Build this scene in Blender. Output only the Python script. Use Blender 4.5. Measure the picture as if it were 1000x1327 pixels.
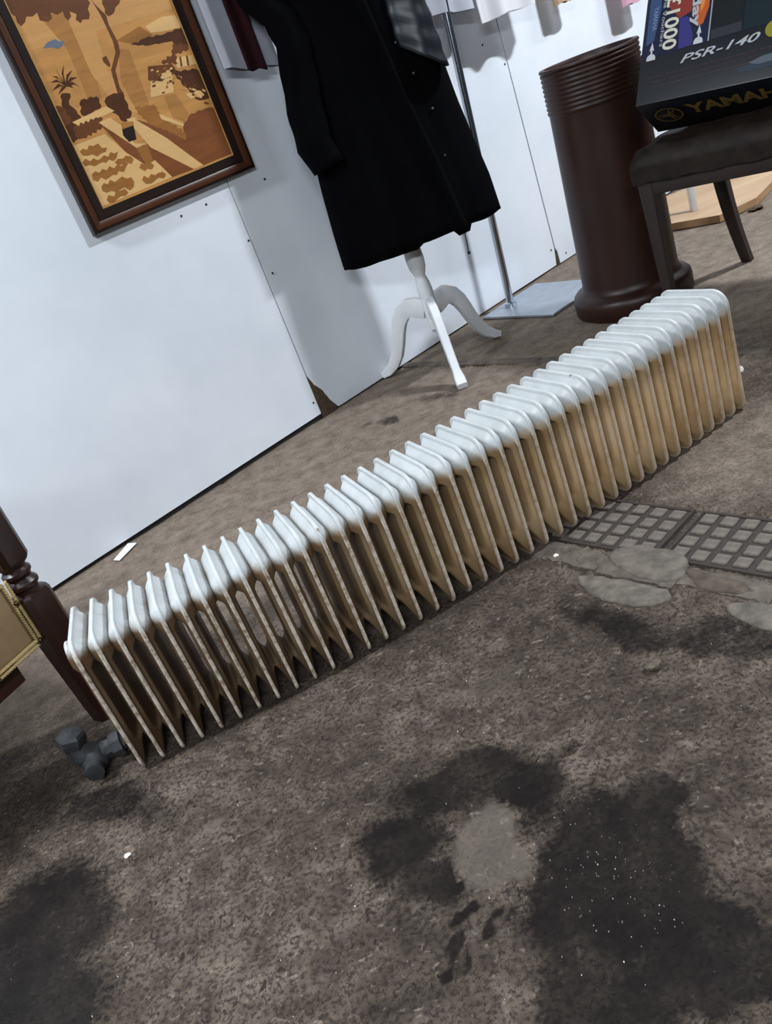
import bpy, bmesh, math, random
import numpy as np
from mathutils import Vector, Matrix
random.seed(7); RNG = np.random.RandomState(11)
C = bpy.context.scene.collection
for o in list(bpy.data.objects): bpy.data.objects.remove(o)

# ---------------------------------------------------------------- camera
CAM_H = 0.88
cam = bpy.data.cameras.new('camera'); cam_o = bpy.data.objects.new('camera', cam); C.objects.link(cam_o)
cam.sensor_fit = 'VERTICAL'; cam.sensor_height = 36.0; cam.lens = 36.0 * 1125.0 / 1327.0
cam.clip_start = 0.02; cam.clip_end = 60
RW = np.array([[0.9302140440966897, -0.3670174820976269, 0.0],
               [-0.15750859706161388, -0.3992090736803275, 0.9032292938910789],
               [-0.33150094120072127, -0.840196574217018, -0.429158295570554]])
# columns of RW: image right, image down, forward, in world axes
m = Matrix(((RW[0][0], -RW[0][1], -RW[0][2], 0), (RW[1][0], -RW[1][1], -RW[1][2], 0),
            (RW[2][0], -RW[2][1], -RW[2][2], CAM_H), (0, 0, 0, 1)))
cam_o.matrix_world = m
bpy.context.scene.camera = cam_o

# ---------------------------------------------------------------- light
w = bpy.data.worlds.new('world'); bpy.context.scene.world = w; w.use_nodes = True
w.node_tree.nodes['Background'].inputs[0].default_value = (0.62, 0.72, 0.88, 1)
w.node_tree.nodes['Background'].inputs[1].default_value = 0.045
def tube_or_fill(x, y, z, length, width, power, az, col=(0.86, 0.93, 1.0), tilt=0):
    l = bpy.data.lights.new('ceiling_tube_or_fill', 'AREA'); l.shape = 'RECTANGLE'; l.size = length; l.size_y = width
    l.energy = power; l.color = col
    o = bpy.data.objects.new('ceiling_tube_or_fill', l); C.objects.link(o); o.location = (x, y, z); o.rotation_euler = (tilt, 0, az)
    return o
tube_or_fill(2.71, 1.97, 3.0, 0.40, 0.10, 118, math.radians(33))
tube_or_fill(-1.75, 0.95, 2.3, 1.0, 0.15, 54, math.radians(33))
tube_or_fill(-0.25, -1.0, 2.0, 1.2, 0.15, 38, 0, tilt=math.radians(38))  # unseen fill added behind the camera, tilted to brighten radiator flanks and wall
tube_or_fill(3.4, 3.2, 2.5, 0.9, 0.15, 22, math.radians(33))
vs = bpy.context.scene.view_settings
vs.view_transform = 'Standard'; vs.look = 'None'; vs.gamma = 1; vs.use_curve_mapping = False; vs.exposure = 0.66

# ---------------------------------------------------------------- helpers
def link(o, parent=None):
    C.objects.link(o)
    if parent is not None: o.parent = parent
    return o
def tag(o, label=None, cat=None, group=None, kind=None):
    if label: o['label'] = label
    if cat: o['category'] = cat
    if group: o['group'] = group
    if kind: o['kind'] = kind
    return o
def empty(name, loc, label=None, cat=None, group=None, rz=0):
    o = bpy.data.objects.new(name, None); o.location = loc; o.rotation_euler = (0, 0, rz); o.empty_display_size = .05
    C.objects.link(o); return tag(o, label, cat, group)
def mesh_obj(name, bm, mat, parent=None, smooth=True, angle=40):
    me = bpy.data.meshes.new(name)
    bmesh.ops.recalc_face_normals(bm, faces=bm.faces[:])
    bm.to_mesh(me); bm.free()
    if mat is not None:
        for mm in (mat if isinstance(mat, (list, tuple)) else [mat]): me.materials.append(mm)
    if smooth:
        me.shade_smooth()
        try: me.set_sharp_from_angle(angle=math.radians(angle))
        except Exception: pass
    o = bpy.data.objects.new(name, me); link(o, parent); return o
def np_obj(name, V, F, mat, parent=None, smooth=True):
    me = bpy.data.meshes.new(name); me.from_pydata([tuple(map(float, v)) for v in V], [], F); me.update()
    me.materials.append(mat)
    if smooth: me.shade_smooth()
    o = bpy.data.objects.new(name, me); link(o, parent); return o
def frame(o, ex, ey, ez):
    "matrix from origin and three axes"
    return Matrix(((ex[0], ey[0], ez[0], o[0]), (ex[1], ey[1], ez[1], o[1]), (ex[2], ey[2], ez[2], o[2]), (0, 0, 0, 1)))
def add_box(bm, lo, hi, M=None, bevel=0, seg=2):
    cx = [(a + b) / 2 for a, b in zip(lo, hi)]; s = [b - a for a, b in zip(lo, hi)]
    r = bmesh.ops.create_cube(bm, size=1, matrix=Matrix.Translation(cx) @ Matrix.Diagonal((s[0], s[1], s[2], 1)))
    vs_ = r['verts']
    if bevel:
        es = list({e for v in vs_ for e in v.link_edges})
        rr = bmesh.ops.bevel(bm, geom=es, offset=bevel, segments=seg, affect='EDGES', profile=.5, clamp_overlap=True)
        vs_ = list({v for f in rr['faces'] for v in f.verts} | {v for v in vs_ if v.is_valid})
    if M is not None: bmesh.ops.transform(bm, matrix=M, verts=vs_)
    return vs_
def add_lathe(bm, prof, n=32, M=None, cap=True):
    rings = []
    for r, z in prof:
        rings.append([bm.verts.new((r * math.cos(2 * math.pi * i / n), r * math.sin(2 * math.pi * i / n), z)) for i in range(n)])
    for a, b in zip(rings[:-1], rings[1:]):
        for i in range(n): bm.faces.new((a[i], a[(i + 1) % n], b[(i + 1) % n], b[i]))
    if cap: bm.faces.new(rings[0][::-1]); bm.faces.new(rings[-1])
    if M is not None: bmesh.ops.transform(bm, matrix=M, verts=[v for r in rings for v in r])
def add_tube(bm, pts, rad, n=10, cap=True):
    pts = [Vector(p) for p in pts]; rad = rad if isinstance(rad, (list, tuple)) else [rad] * len(pts)
    rings = []; up = None
    for i, p in enumerate(pts):
        t = (pts[min(i + 1, len(pts) - 1)] - pts[max(i - 1, 0)]).normalized()
        if up is None: up = Vector((0, 0, 1)) if abs(t.z) < .9 else Vector((1, 0, 0))
        a = t.cross(up).normalized(); b = a.cross(t).normalized(); up = b
        rings.append([bm.verts.new(p + (a * math.cos(2 * math.pi * k / n) + b * math.sin(2 * math.pi * k / n)) * rad[i]) for k in range(n)])
    for a, b in zip(rings[:-1], rings[1:]):
        for i in range(n): bm.faces.new((a[i], a[(i + 1) % n], b[(i + 1) % n], b[i]))
    if cap: bm.faces.new(rings[0][::-1]); bm.faces.new(rings[-1])
def add_prism(bm, poly, z0, z1, M=None):
    "polygon in xy extruded z0..z1"
    a = [bm.verts.new((x, y, z0)) for x, y in poly]; b = [bm.verts.new((x, y, z1)) for x, y in poly]
    n = len(poly)
    bm.faces.new(a[::-1]); bm.faces.new(b)
    for i in range(n): bm.faces.new((a[i], a[(i + 1) % n], b[(i + 1) % n], b[i]))
    if M is not None: bmesh.ops.transform(bm, matrix=M, verts=a + b)
    return a + b
def rot_about(o, M): o.matrix_world = M

# ---------------------------------------------------------------- materials
def srgb(r, g, b):
    f = lambda c: (c / 255) / 12.92 if c / 255 <= .04045 else ((c / 255 + .055) / 1.055) ** 2.4
    return (f(r), f(g), f(b), 1)
class NT:
    def __init__(s, name):
        s.m = bpy.data.materials.new(name); s.m.use_nodes = True; s.t = s.m.node_tree; s.b = s.t.nodes['Principled BSDF']
        s.tc = None
    def n(s, ty, **k):
        x = s.t.nodes.new(ty)
        for a, v in k.items(): setattr(x, a, v)
        return x
    def l(s, a, b): s.t.links.new(a, b)
    def coord(s, kind='Object', scale=1):
        if s.tc is None: s.tc = s.n('ShaderNodeTexCoord')
        o = s.tc.outputs[kind]
        if scale != 1:
            mp = s.n('ShaderNodeMapping'); sc = scale if isinstance(scale, (tuple, list)) else (scale,) * 3
            mp.inputs['Scale'].default_value = sc; s.l(o, mp.inputs[0]); o = mp.outputs[0]
        return o
    def noise(s, scale, detail=3, rough=.55, vec=None, dist=0):
        x = s.n('ShaderNodeTexNoise'); x.inputs['Scale'].default_value = scale; x.inputs['Detail'].default_value = detail
        x.inputs['Roughness'].default_value = rough; x.inputs['Distortion'].default_value = dist
        s.l(vec if vec is not None else s.coord(), x.inputs['Vector']); return x.outputs['Fac']
    def vor(s, scale, vec=None, out='Distance', feature='F1'):
        x = s.n('ShaderNodeTexVoronoi', feature=feature); x.inputs['Scale'].default_value = scale
        s.l(vec if vec is not None else s.coord(), x.inputs['Vector']); return x.outputs[out]
    def ramp(s, fac, stops):
        x = s.n('ShaderNodeValToRGB'); e = x.color_ramp.elements
        while len(e) < len(stops): e.new(.5)
        for i, (p, c) in enumerate(stops):
            e[i].position = p; e[i].color = c if len(c) == 4 else (*c, 1)
        s.l(fac, x.inputs[0]); return x.outputs[0]
    def mr(s, v, a, b, c=0, d=1, smooth=True):
        x = s.n('ShaderNodeMapRange'); x.interpolation_type = 'SMOOTHSTEP' if smooth else 'LINEAR'
        for i, q in zip((1, 2, 3, 4), (a, b, c, d)): x.inputs[i].default_value = q
        s.l(v, x.inputs[0]); return x.outputs[0]
    def mix(s, f, a, b, mode='MIX'):
        x = s.n('ShaderNodeMix', data_type='RGBA', blend_type=mode)
        for i, q in ((0, f), (6, a), (7, b)):
            if hasattr(q, 'links'): s.l(q, x.inputs[i])
            else: x.inputs[i].default_value = q
        return x.outputs[2]
    def math(s, op, a, b=0.0):
        x = s.n('ShaderNodeMath', operation=op)
        for i, q in enumerate((a, b)):
            if hasattr(q, 'links'): s.l(q, x.inputs[i])
            else: x.inputs[i].default_value = q
        return x.outputs[0]
    def attr(s, name):
        x = s.n('ShaderNodeAttribute', attribute_name=name); return x.outputs['Fac']
    def bump(s, h, strength=.3, dist=.002):
        x = s.n('ShaderNodeBump'); x.inputs['Strength'].default_value = strength; x.inputs['Distance'].default_value = dist
        s.l(h, x.inputs['Height']); s.l(x.outputs[0], s.b.inputs['Normal'])
    def set(s, **k):
        for a, v in k.items():
            a = {'color': 'Base Color', 'rough': 'Roughness', 'metal': 'Metallic', 'spec': 'Specular IOR Level', 'sheen': 'Sheen Weight', 'coat': 'Coat Weight'}[a]
            if hasattr(v, 'links'): s.l(v, s.b.inputs[a])
            else: s.b.inputs[a].default_value = v
        return s
def simple(name, col, rough=.6, var=.15, scale=30, metal=0, spec=.5, bump=0, stretch=(1, 1, 1), coat=0):
    t = NT(name); c = t.coord('Object', stretch)
    nz = t.noise(scale, 4, .6, c)
    d = tuple(x * (1 - var) for x in col[:3]) + (1,); l = tuple(min(1, x * (1 + var)) for x in col[:3]) + (1,)
    t.set(color=t.ramp(nz, [(.3, d), (.7, l)]), rough=rough, metal=metal, spec=spec, coat=coat)
    if bump: t.bump(nz, bump)
    return t.m

M = {}
# floor
t = NT('concrete')
big = t.noise(3.2, 5, .6); mid = t.noise(22, 5, .65); fine = t.noise(140, 3, .7)
base = t.ramp(t.math('ADD', t.math('MULTIPLY', big, .5), t.math('MULTIPLY', mid, .5)), [(.36, srgb(46, 39, 34)), (.5, srgb(76, 66, 58)), (.64, srgb(108, 96, 85))])
back = t.ramp(mid, [(.3, srgb(98, 86, 75)), (.7, srgb(136, 122, 109))])
base = t.mix(t.attr('smooth'), base, back)
pit = t.math('MULTIPLY', t.mr(t.noise(105, 2, .5, t.coord('Object', (1, .75, 1)), 1.2), .60, .68), t.mr(t.noise(17, 3), .42, .6))
pit = t.math('MAXIMUM', pit, t.mr(t.noise(210, 2, .5, None, 1.0), .66, .74))
pit = t.math('MULTIPLY', pit, t.math('SUBTRACT', 1, t.math('MULTIPLY', t.attr('smooth'), .8)))
base = t.mix(t.math('MULTIPLY', pit, .8), base, srgb(30, 26, 24))
agg = t.mr(t.noise(64, 3, .5, t.coord('Object', (1, 1.4, 1)), .8), .60, .72)
base = t.mix(t.math('MULTIPLY', agg, .45), base, srgb(140, 129, 118))
base = t.mix(t.math('MULTIPLY', t.mr(fine, .45, .62, 0, .75), t.math('SUBTRACT', 1, t.math('MULTIPLY', t.attr('smooth'), .65))), base, srgb(38, 33, 30))
wob = t.math('MULTIPLY', t.math('SUBTRACT', t.noise(38, 4, .7), .5), .8)
dk = t.mr(t.math('ADD', t.attr('dark'), t.math('ADD', wob, t.math('MULTIPLY', t.math('SUBTRACT', fine, .5), .5))), -.05, .6)
base = t.mix(t.math('MULTIPLY', t.math('MULTIPLY', dk, t.mr(t.noise(9, 4, .7), .3, .65, .78, 1)), .96), base, srgb(15, 11, 10))
lt = t.mr(t.math('ADD', t.attr('pale'), t.math('MULTIPLY', wob, .7)), .2, .8)
base = t.mix(t.math('MULTIPLY', lt, .5), base, srgb(98, 90, 82))
t.set(color=base, rough=t.mr(dk, 0, 1, .85, .62), spec=.12)
t.bump(t.math('SUBTRACT', t.math('ADD', t.math('MULTIPLY', fine, .5), mid), pit), .55, .0025)
M['concrete'] = t.m
t = NT('kerb_concrete'); mid = t.noise(30, 5, .65)
c1 = t.ramp(mid, [(.3, srgb(66, 58, 51)), (.7, srgb(108, 98, 88))])
c1 = t.mix(t.mr(t.noise(120, 3), .5, .7, 0, .6), c1, srgb(34, 29, 27)); t.set(color=c1, rough=.8, spec=.3); t.bump(mid, .6, .003); M['kerb'] = t.m
M['paver'] = simple('paver_clay', srgb(50, 42, 37), .85, .25, 60, bump=.4)
M['stud'] = simple('worn_paver_face', srgb(96, 87, 79), .8, .3, 70, bump=.4)
M['mortar'] = simple('smeared_mortar', srgb(90, 82, 73), .8, .5, 38, bump=.9)
M['tan_mortar'] = simple('brown_stained_mortar', srgb(76, 64, 52), .8, .5, 45, bump=.9)
M['chip'] = simple('white_grit', srgb(225, 220, 210), .6, .1)
M['stone'] = simple('loose_stone', srgb(82, 74, 60), .9, .4, 120, bump=.8)
M['paper'] = simple('paper', srgb(222, 222, 222), .6, .03)
# wall
t = NT('white_board'); s1 = t.noise(2.2, 4, .6); s2 = t.noise(14, 5, .7)
c1 = t.ramp(s1, [(.35, srgb(214, 219, 226)), (.65, srgb(226, 230, 236))])
c1 = t.mix(t.mr(s2, .66, .8, 0, .25), c1, srgb(168, 170, 174)); t.set(color=c1, rough=.38, spec=.4); t.bump(t.noise(5), .15, .003); M['wall'] = t.m
M['wall_dark'] = simple('dark_backing', srgb(34, 30, 28), .9, .3)
M['rotten'] = simple('rough_timber', srgb(74, 58, 42), .9, .5, 90, bump=1, stretch=(1, 1, .3))
M['screw'] = simple('screw_head', srgb(58, 60, 66), .5, .2, metal=.6)
# radiator
t = NT('radiator_enamel'); geo = t.coord('Object'); sep = t.n('ShaderNodeSeparateXYZ'); t.l(geo, sep.inputs[0]); z = sep.outputs['Z']
oi = t.n('ShaderNodeObjectInfo'); vo = t.n('ShaderNodeVectorMath', operation='ADD'); t.l(geo, vo.inputs[0])
sc = t.n('ShaderNodeVectorMath', operation='SCALE'); t.l(oi.outputs['Location'], sc.inputs[0]); sc.inputs['Scale'].default_value = 1.7; t.l(sc.outputs[0], vo.inputs[1]); wv = vo.outputs[0]
nz = t.noise(16, 4, .6, wv); nf = t.noise(70, 4, .7, wv)
zz = t.math('ADD', z, t.math('MULTIPLY', t.math('SUBTRACT', nz, .5), .035))
sx_ = t.n('ShaderNodeSeparateXYZ'); t.l(oi.outputs['Location'], sx_.inputs[0]); zw = t.math('ADD', zz, t.math('MULTIPLY', sx_.outputs['X'], .021))
white = t.ramp(nz, [(.3, srgb(176, 179, 178)), (.7, srgb(194, 197, 197))])
brown = t.ramp(t.noise(9, 4, .6, wv), [(.3, srgb(170, 138, 96)), (.55, srgb(204, 174, 132)), (.75, srgb(214, 190, 156))])
scorch = t.math('MULTIPLY', t.mr(zw, .175, .226), t.mr(zw, .226, .246, 1, 0))
brown = t.mix(t.math('MULTIPLY', scorch, .5), brown, srgb(100, 74, 46))
left_gap_shade = t.mr(sx_.outputs['X'], -.45, .55, .82, 0)  # shade of the deep left-end gaps painted into the brown, fading along x
brown = t.mix(left_gap_shade, brown, srgb(74, 54, 38))
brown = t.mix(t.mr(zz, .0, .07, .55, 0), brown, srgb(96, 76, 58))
rim = t.attr('rim'); cream = t.ramp(nf, [(.3, srgb(184, 168, 148)), (.65, srgb(214, 203, 188))])
lower = t.mix(t.math('MULTIPLY', t.math('MULTIPLY', rim, t.mr(nf, .34, .55, .3, .95)), t.mr(sx_.outputs['X'], -.2, .7, 1, .5)), brown, cream)
col = t.mix(t.mr(zw, .228, .252), lower, white)
rust = t.mr(t.math('ADD', t.noise(34, 5, .75, wv), t.math('MULTIPLY', rim, .05)), .69, .77)
col = t.mix(t.math('MULTIPLY', rust, .8), col, srgb(96, 58, 32))
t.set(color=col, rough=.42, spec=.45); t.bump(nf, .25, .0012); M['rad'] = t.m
M['valve'] = simple('grey_cast_valve', srgb(52, 53, 55), .7, .35, 60, metal=.2, bump=.3)
# woods and others
def wood(name, c_dark, c_light, rough=.4, scale=14, stretch=(1, 1, .12), coat=0):
    t = NT(name); c = t.coord('Object', stretch); a = t.noise(scale, 5, .65, c, .6)
    t.set(color=t.ramp(a, [(.3, c_dark), (.7, c_light)]), rough=rough, coat=coat); t.bump(a, .15, .001); return t.m
M['dark_wood'] = wood('dark_polished_wood', srgb(28, 13, 10), srgb(50, 25, 19), .35)
M['chair_wood'] = wood('worn_brown_wood', srgb(26, 18, 15), srgb(46, 33, 27), .55, 20)
M['white_paint'] = simple('white_painted_wood', srgb(214, 216, 218), .4, .04, 20)
M['ply'] = wood('plywood', srgb(158, 126, 94), srgb(186, 156, 124), .6, 10, (.15, 1, 1))
M['ply_edge'] = wood('plywood_edge', srgb(150, 112, 78), srgb(178, 142, 104), .7, 10, (.15, 1, 1))
M['frame_brown'] = wood('frame_walnut', srgb(56, 29, 15), srgb(84, 46, 23), .3, 18, (.3, .3, .3), .3)
M['frame_dark'] = wood('frame_ebonised', srgb(24, 14, 10), srgb(40, 24, 16), .3, 18, (.3, .3, .3), .3)
M['gold'] = simple('gilt_line', srgb(170, 130, 70), .4, .1)
M['chrome'] = simple('chrome', srgb(190, 196, 204), .16, .05, metal=1)
M['plate'] = simple('brushed_steel_plate', srgb(172, 180, 190), .42, .10, 25, metal=.75)
t = NT('velvet'); nz = t.noise(9, 4, .6); t.set(color=t.ramp(nz, [(.3, srgb(3, 3, 4)), (.8, srgb(7, 7, 9))]), rough=.95, spec=.05, sheen=0); t.bump(t.noise(220), .3, .001); M['velvet'] = t.m
t = NT('satin'); t.set(color=srgb(15, 18, 25), rough=.4, spec=.5); t.bump(t.noise(8, 2, .5), .12, .01); M['satin'] = t.m
M['thread'] = simple('black_cord', srgb(12, 12, 14), .9, .1)
M['button'] = simple('dull_stud', srgb(70, 72, 78), .4, .1, metal=.5)
def cloth(name, c, var=.06, scale=6): return simple(name, c, .9, var, scale, spec=.15, bump=.25)
M['cloth_grey'] = cloth('pale_grey_cloth', srgb(168, 170, 180), .12); M['cloth_white'] = cloth('white_cloth', srgb(214, 212, 216))
M['cloth_maroon'] = cloth('maroon_cloth', srgb(40, 14, 19), .15); M['cloth_tan'] = cloth('tan_cloth', srgb(170, 146, 116), .1); M['cloth_pink'] = cloth('pink_cloth', srgb(196, 150, 168), .1)
M['barrel'] = simple('salt_glazed_brown', srgb(42, 21, 15), .42, .3, 12, spec=.35, stretch=(1, 1, .4))
M['leather'] = simple('worn_leather', srgb(32, 24, 19), .6, .6, 30, spec=.2, bump=.5)
M['uph_tan'] = simple('tan_velour', srgb(128, 106, 78), .95, .12, 20, spec=.1, bump=.4)
M['braid'] = simple('gold_braid', srgb(170, 146, 98), .7, .15, 120, bump=.5)
M['stud_nail'] = simple('brass_nail', srgb(84, 64, 40), .35, .1, metal=.8)
M['box'] = simple('printed_dark_card', srgb(11, 14, 21), .38, .25, 6)
M['box_side'] = simple('black_card', srgb(12, 12, 14), .45, .15, 6)
def flat(name, c, rough=.4):
    c = tuple(v * .6 for v in c[:3]) + (1,); return simple(name, c, rough, .03, 20)

# ================================================================ floor
def hash_noise(X, Y, freq, seed=0):
    r = np.random.RandomState(seed).rand(256, 256)
    x = X * freq + 50; y = Y * freq + 50; xi = np.floor(x).astype(int); yi = np.floor(y).astype(int); fx = x - xi; fy = y - yi
    fx = fx * fx * (3 - 2 * fx); fy = fy * fy * (3 - 2 * fy); g = lambda a, b: r[a % 256, b % 256]
    return (g(xi, yi) * (1 - fx) + g(xi + 1, yi) * fx) * (1 - fy) + (g(xi, yi + 1) * (1 - fx) + g(xi + 1, yi + 1) * fx) * fy - .5
def ell(X, Y, cx, cy, rx, ry, ang=0):
    a = math.radians(ang); dx = X - cx; dy = Y - cy; p = dx * math.cos(a) + dy * math.sin(a); q = -dx * math.sin(a) + dy * math.cos(a)
    return 1 - np.sqrt((p / rx) ** 2 + (q / ry) ** 2)          # 1 at centre, 0 on the outline
def seg_dist(X, Y, a, b):
    a = np.array(a); b = np.array(b); d = b - a; t_ = np.clip(((X - a[0]) * d[0] + (Y - a[1]) * d[1]) / d.dot(d), 0, 1)
    return np.hypot(X - a[0] - t_ * d[0], Y - a[1] - t_ * d[1])
xs = np.concatenate([np.arange(-2.6, -1.0, .05), np.arange(-1.0, 1.1, .0085), np.arange(1.1, 3.7, .03)])
ys = np.concatenate([np.arange(-1.2, .35, .06), np.arange(.35, 1.6, .0085), np.arange(1.6, 3.0, .016), np.arange(3.0, 5.3, .05)])
X, Y = np.meshgrid(xs, ys, indexing='ij')
wx = X + hash_noise(X, Y, 14, 1) * .05 + hash_noise(X, Y, 40, 2) * .02; wy = Y + hash_noise(X, Y, 14, 3) * .05 + hash_noise(X, Y, 40, 4) * .02
dark = np.full(X.shape, -1.5)
def dk(cx, cy, rx, ry, ang=0, s=1.0, hard=2.0):
    global dark
    dark = np.maximum(dark, np.minimum(ell(wx, wy, cx, cy, rx, ry, ang) * hard, 1) * s - (1 - s) * .35)
dk(.085, .70, .135, .125, 10, 1.15); dk(.12, .76, .10, .09, 0, 1.15); dk(.15, .565, .10, .10, -20, .95); dk(.02, .56, .10, .10, 0, .9)
dk(-.155, .875, .095, .085, 20, .82, 1.8); dk(-.05, .945, .14, .065, -10, .82, 1.8); dk(.035, .885, .09, .08, 0, .92, 1.8); dk(-.12, .80, .075, .06, 0, .8, 1.8)
for q in [(-.072, .728, .017, .013), (-.108, .693, .02, .014), (-.133, .672, .013, .009), (-.065, .681, .014, .01), (-.09, .715, .01, .012), (-.05, .70, .012, .01), (-.105, .665, .01, .009)]: dk(*q, 30, .85, 3)
dk(.071, .913, .018, .015, 0, .55); dk(.112, .935, .022, .016, 0, .55)
dk(-.70, .97, .16, .14, -20, .85, 2.2); dk(-.66, .82, .14, .12, 0, .8, 2); dk(-.60, 1.18, .20, .07, -30, .6, 2)  # last ellipse: a stain with a cast shadow painted into the same mark
dk(.29, 1.13, .17, .05, -58, .62, 2); dk(.40, 1.0, .13, .06, -50, .6, 2); dk(.50, .90, .12, .08, -50, .45, 2)
dk(.11, 2.43, .045, .04, 0, .6); dk(.056, 2.479, .04, .03, 0, .5); dk(.28, 2.47, .12, .05, -40, .5, 2); dk(-.35, 1.93, .30, .07, 15, .55, 2); dk(-.55, 1.75, .2, .08, 10, .4, 2)
dk(-.95, 1.35, .25, .12, 30, .5, 2); dk(.25, 2.75, .2, .05, -30, .3, 2)
pale = np.full(X.shape, -1.5)
def pl(cx, cy, rx, ry, ang=0, s=1.0):
    global pale
    pale = np.maximum(pale, np.minimum(ell(wx, wy, cx, cy, rx, ry, ang) * 2.5, 1) * s)
pl(-.045, .815, .045, .075, 20, 1.0); pl(.05, 1.13, .12, .035, 10, .45); pl(-.12, 1.17, .1, .03, 0, .4); pl(-.42, 1.04, .016, .012, 0, .8); pl(-.38, .80, .02, .015, 0, .5)
pl(-.1, 2.25, .2, .05, 35, .35); pl(.27, 1.30, .02, .05, 30, .5)
dark = np.where(pale > .2, np.minimum(dark, -.1), dark)
# line of the kerb band crossing in front of the pavers
sm = np.clip((Y - 1.62 - .25 * (X - .4)) / .35, 0, 1); smooth_a = np.maximum(sm, np.clip((ell(X, Y, .78, 1.50, .35, .28) * 2), 0, 1) * .75)
Z = hash_noise(X, Y, 5, 5) * .004 + hash_noise(X, Y, 22, 6) * .0016 + hash_noise(X, Y, 80, 7) * .0009 * (1 - smooth_a * .6)
def groove(pts, wdt, dep):
    global Z, dark
    for a, b in zip(pts[:-1], pts[1:]):
        d = seg_dist(wx * .3 + X * .7, wy * .3 + Y * .7, a, b); Z -= dep * np.exp(-(d / wdt) ** 2); dark = np.maximum(dark, np.exp(-(d / wdt) ** 2) * 1.1 - .75)
groove([(.183, 2.934), (.40, 2.654), (.583, 2.411), (.72, 2.20), (.941, 1.93), (1.2, 1.60)], .008, .006)
groove([(.195, 3.0), (.422, 2.728), (.602, 2.465), (.796, 2.22), (.971, 2.0), (1.25, 1.66)], .004, .003)
groove([(-.439, 2.48), (-.324, 2.277), (-.179, 2.059), (-.1, 1.9)], .006, .004)
groove([(-.62, 2.3), (-.45, 2.33), (-.2, 2.0)], .009, .0025)
groove([(1.25, 2.95), (1.45, 2.85), (1.7, 2.9)], .006, .004)
groove([(.243, 1.385), (.326, 1.262), (.401, 1.128), (.478, 1.008), (.62, .78)], .007, .006)
# bed of the pavers
PD = np.array([.562, -.827]); PE = np.array([-.813, -.583]); P0 = np.array([.438, 1.467])
pu = (X - P0[0]) * PD[0] + (Y - P0[1]) * PD[1]; pv = (X - P0[0]) * PE[0] + (Y - P0[1]) * PE[1]
bed = (pu > -.17) & (pu < .50) & (pv > -.030) & (pv < .137); Z = np.where(bed, np.minimum(Z, -.004), Z)
nx, ny = X.shape
V = np.c_[X.ravel(), Y.ravel(), Z.ravel()]
idx = np.arange(nx * ny).reshape(nx, ny)
Fq = np.stack([idx[:-1, :-1], idx[1:, :-1], idx[1:, 1:], idx[:-1, 1:]], -1).reshape(-1, 4)
me = bpy.data.meshes.new('floor'); me.vertices.add(len(V)); me.vertices.foreach_set('co', V.ravel())
me.loops.add(Fq.size); me.loops.foreach_set('vertex_index', Fq.ravel()); me.polygons.add(len(Fq)); me.polygons.foreach_set('loop_start', np.arange(0, Fq.size, 4))
me.polygons.foreach_set('loop_total', np.full(len(Fq), 4)); me.update(); me.validate(); me.materials.append(M['concrete']); me.shade_smooth()
for nm, arr in (('dark', dark), ('pale', pale), ('smooth', smooth_a)):
    a = me.attributes.new(nm, 'FLOAT', 'POINT'); a.data.foreach_set('value', arr.ravel().astype(np.float32))
floor = link(bpy.data.objects.new('floor', me)); tag(floor, 'worn stained concrete floor with pavers and kerb lines', kind='structure')

def pmat(u_, v_, z=0, ang=0):
    p = P0 + PD * u_ + PE * v_; return frame((p[0], p[1], z), (PD[0], PD[1], 0), (-PE[0], -PE[1], 0), (0, 0, 1)) @ Matrix.Rotation(ang, 4, 'Z')
def rough_slab(name, u0, u1, v0, v1, z0, z1, mat, seed, n=14, amp=.004):
    "slab with an uneven outline and top, in paver axes"
    r = random.Random(seed); bm = bmesh.new(); nv = 4; g = []
    for i in range(n + 1):
        row = []
        for j in range(nv + 1):
            uu = u0 + (u1 - u0) * i / n; vv = v0 + (v1 - v0) * j / nv
            if j in (0, nv): vv += r.uniform(-amp, amp)
            p = P0 + PD * uu + PE * vv; zt = z1 + r.uniform(-.0012, .0012) - (.002 if (j in (0, nv) or i in (0, n)) else 0)
            row.append(bm.verts.new((p[0], p[1], zt)))
        g.append(row)
    for i in range(n):
        for j in range(nv): bm.faces.new((g[i][j], g[i + 1][j], g[i + 1][j + 1], g[i][j + 1]))
    be = [e for e in bm.edges if e.is_boundary]; rr = bmesh.ops.extrude_edge_only(bm, edges=be)
    for v in rr['geom']:
        if isinstance(v, bmesh.types.BMVert): v.co.z = z0
    return mesh_obj(name, bm, mat, floor)
# kerb stones between pavers and the near concrete
ku = -.11
for k, L_ in enumerate([.17, .155, .16, .15, .16]):
    if k != 9: rough_slab('kerb_stone', ku, ku + L_ - .003, .142, .195 + .006 * math.sin(k * 2), -.006, .0035, M['kerb'], 40 + k)
    ku += L_
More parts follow.
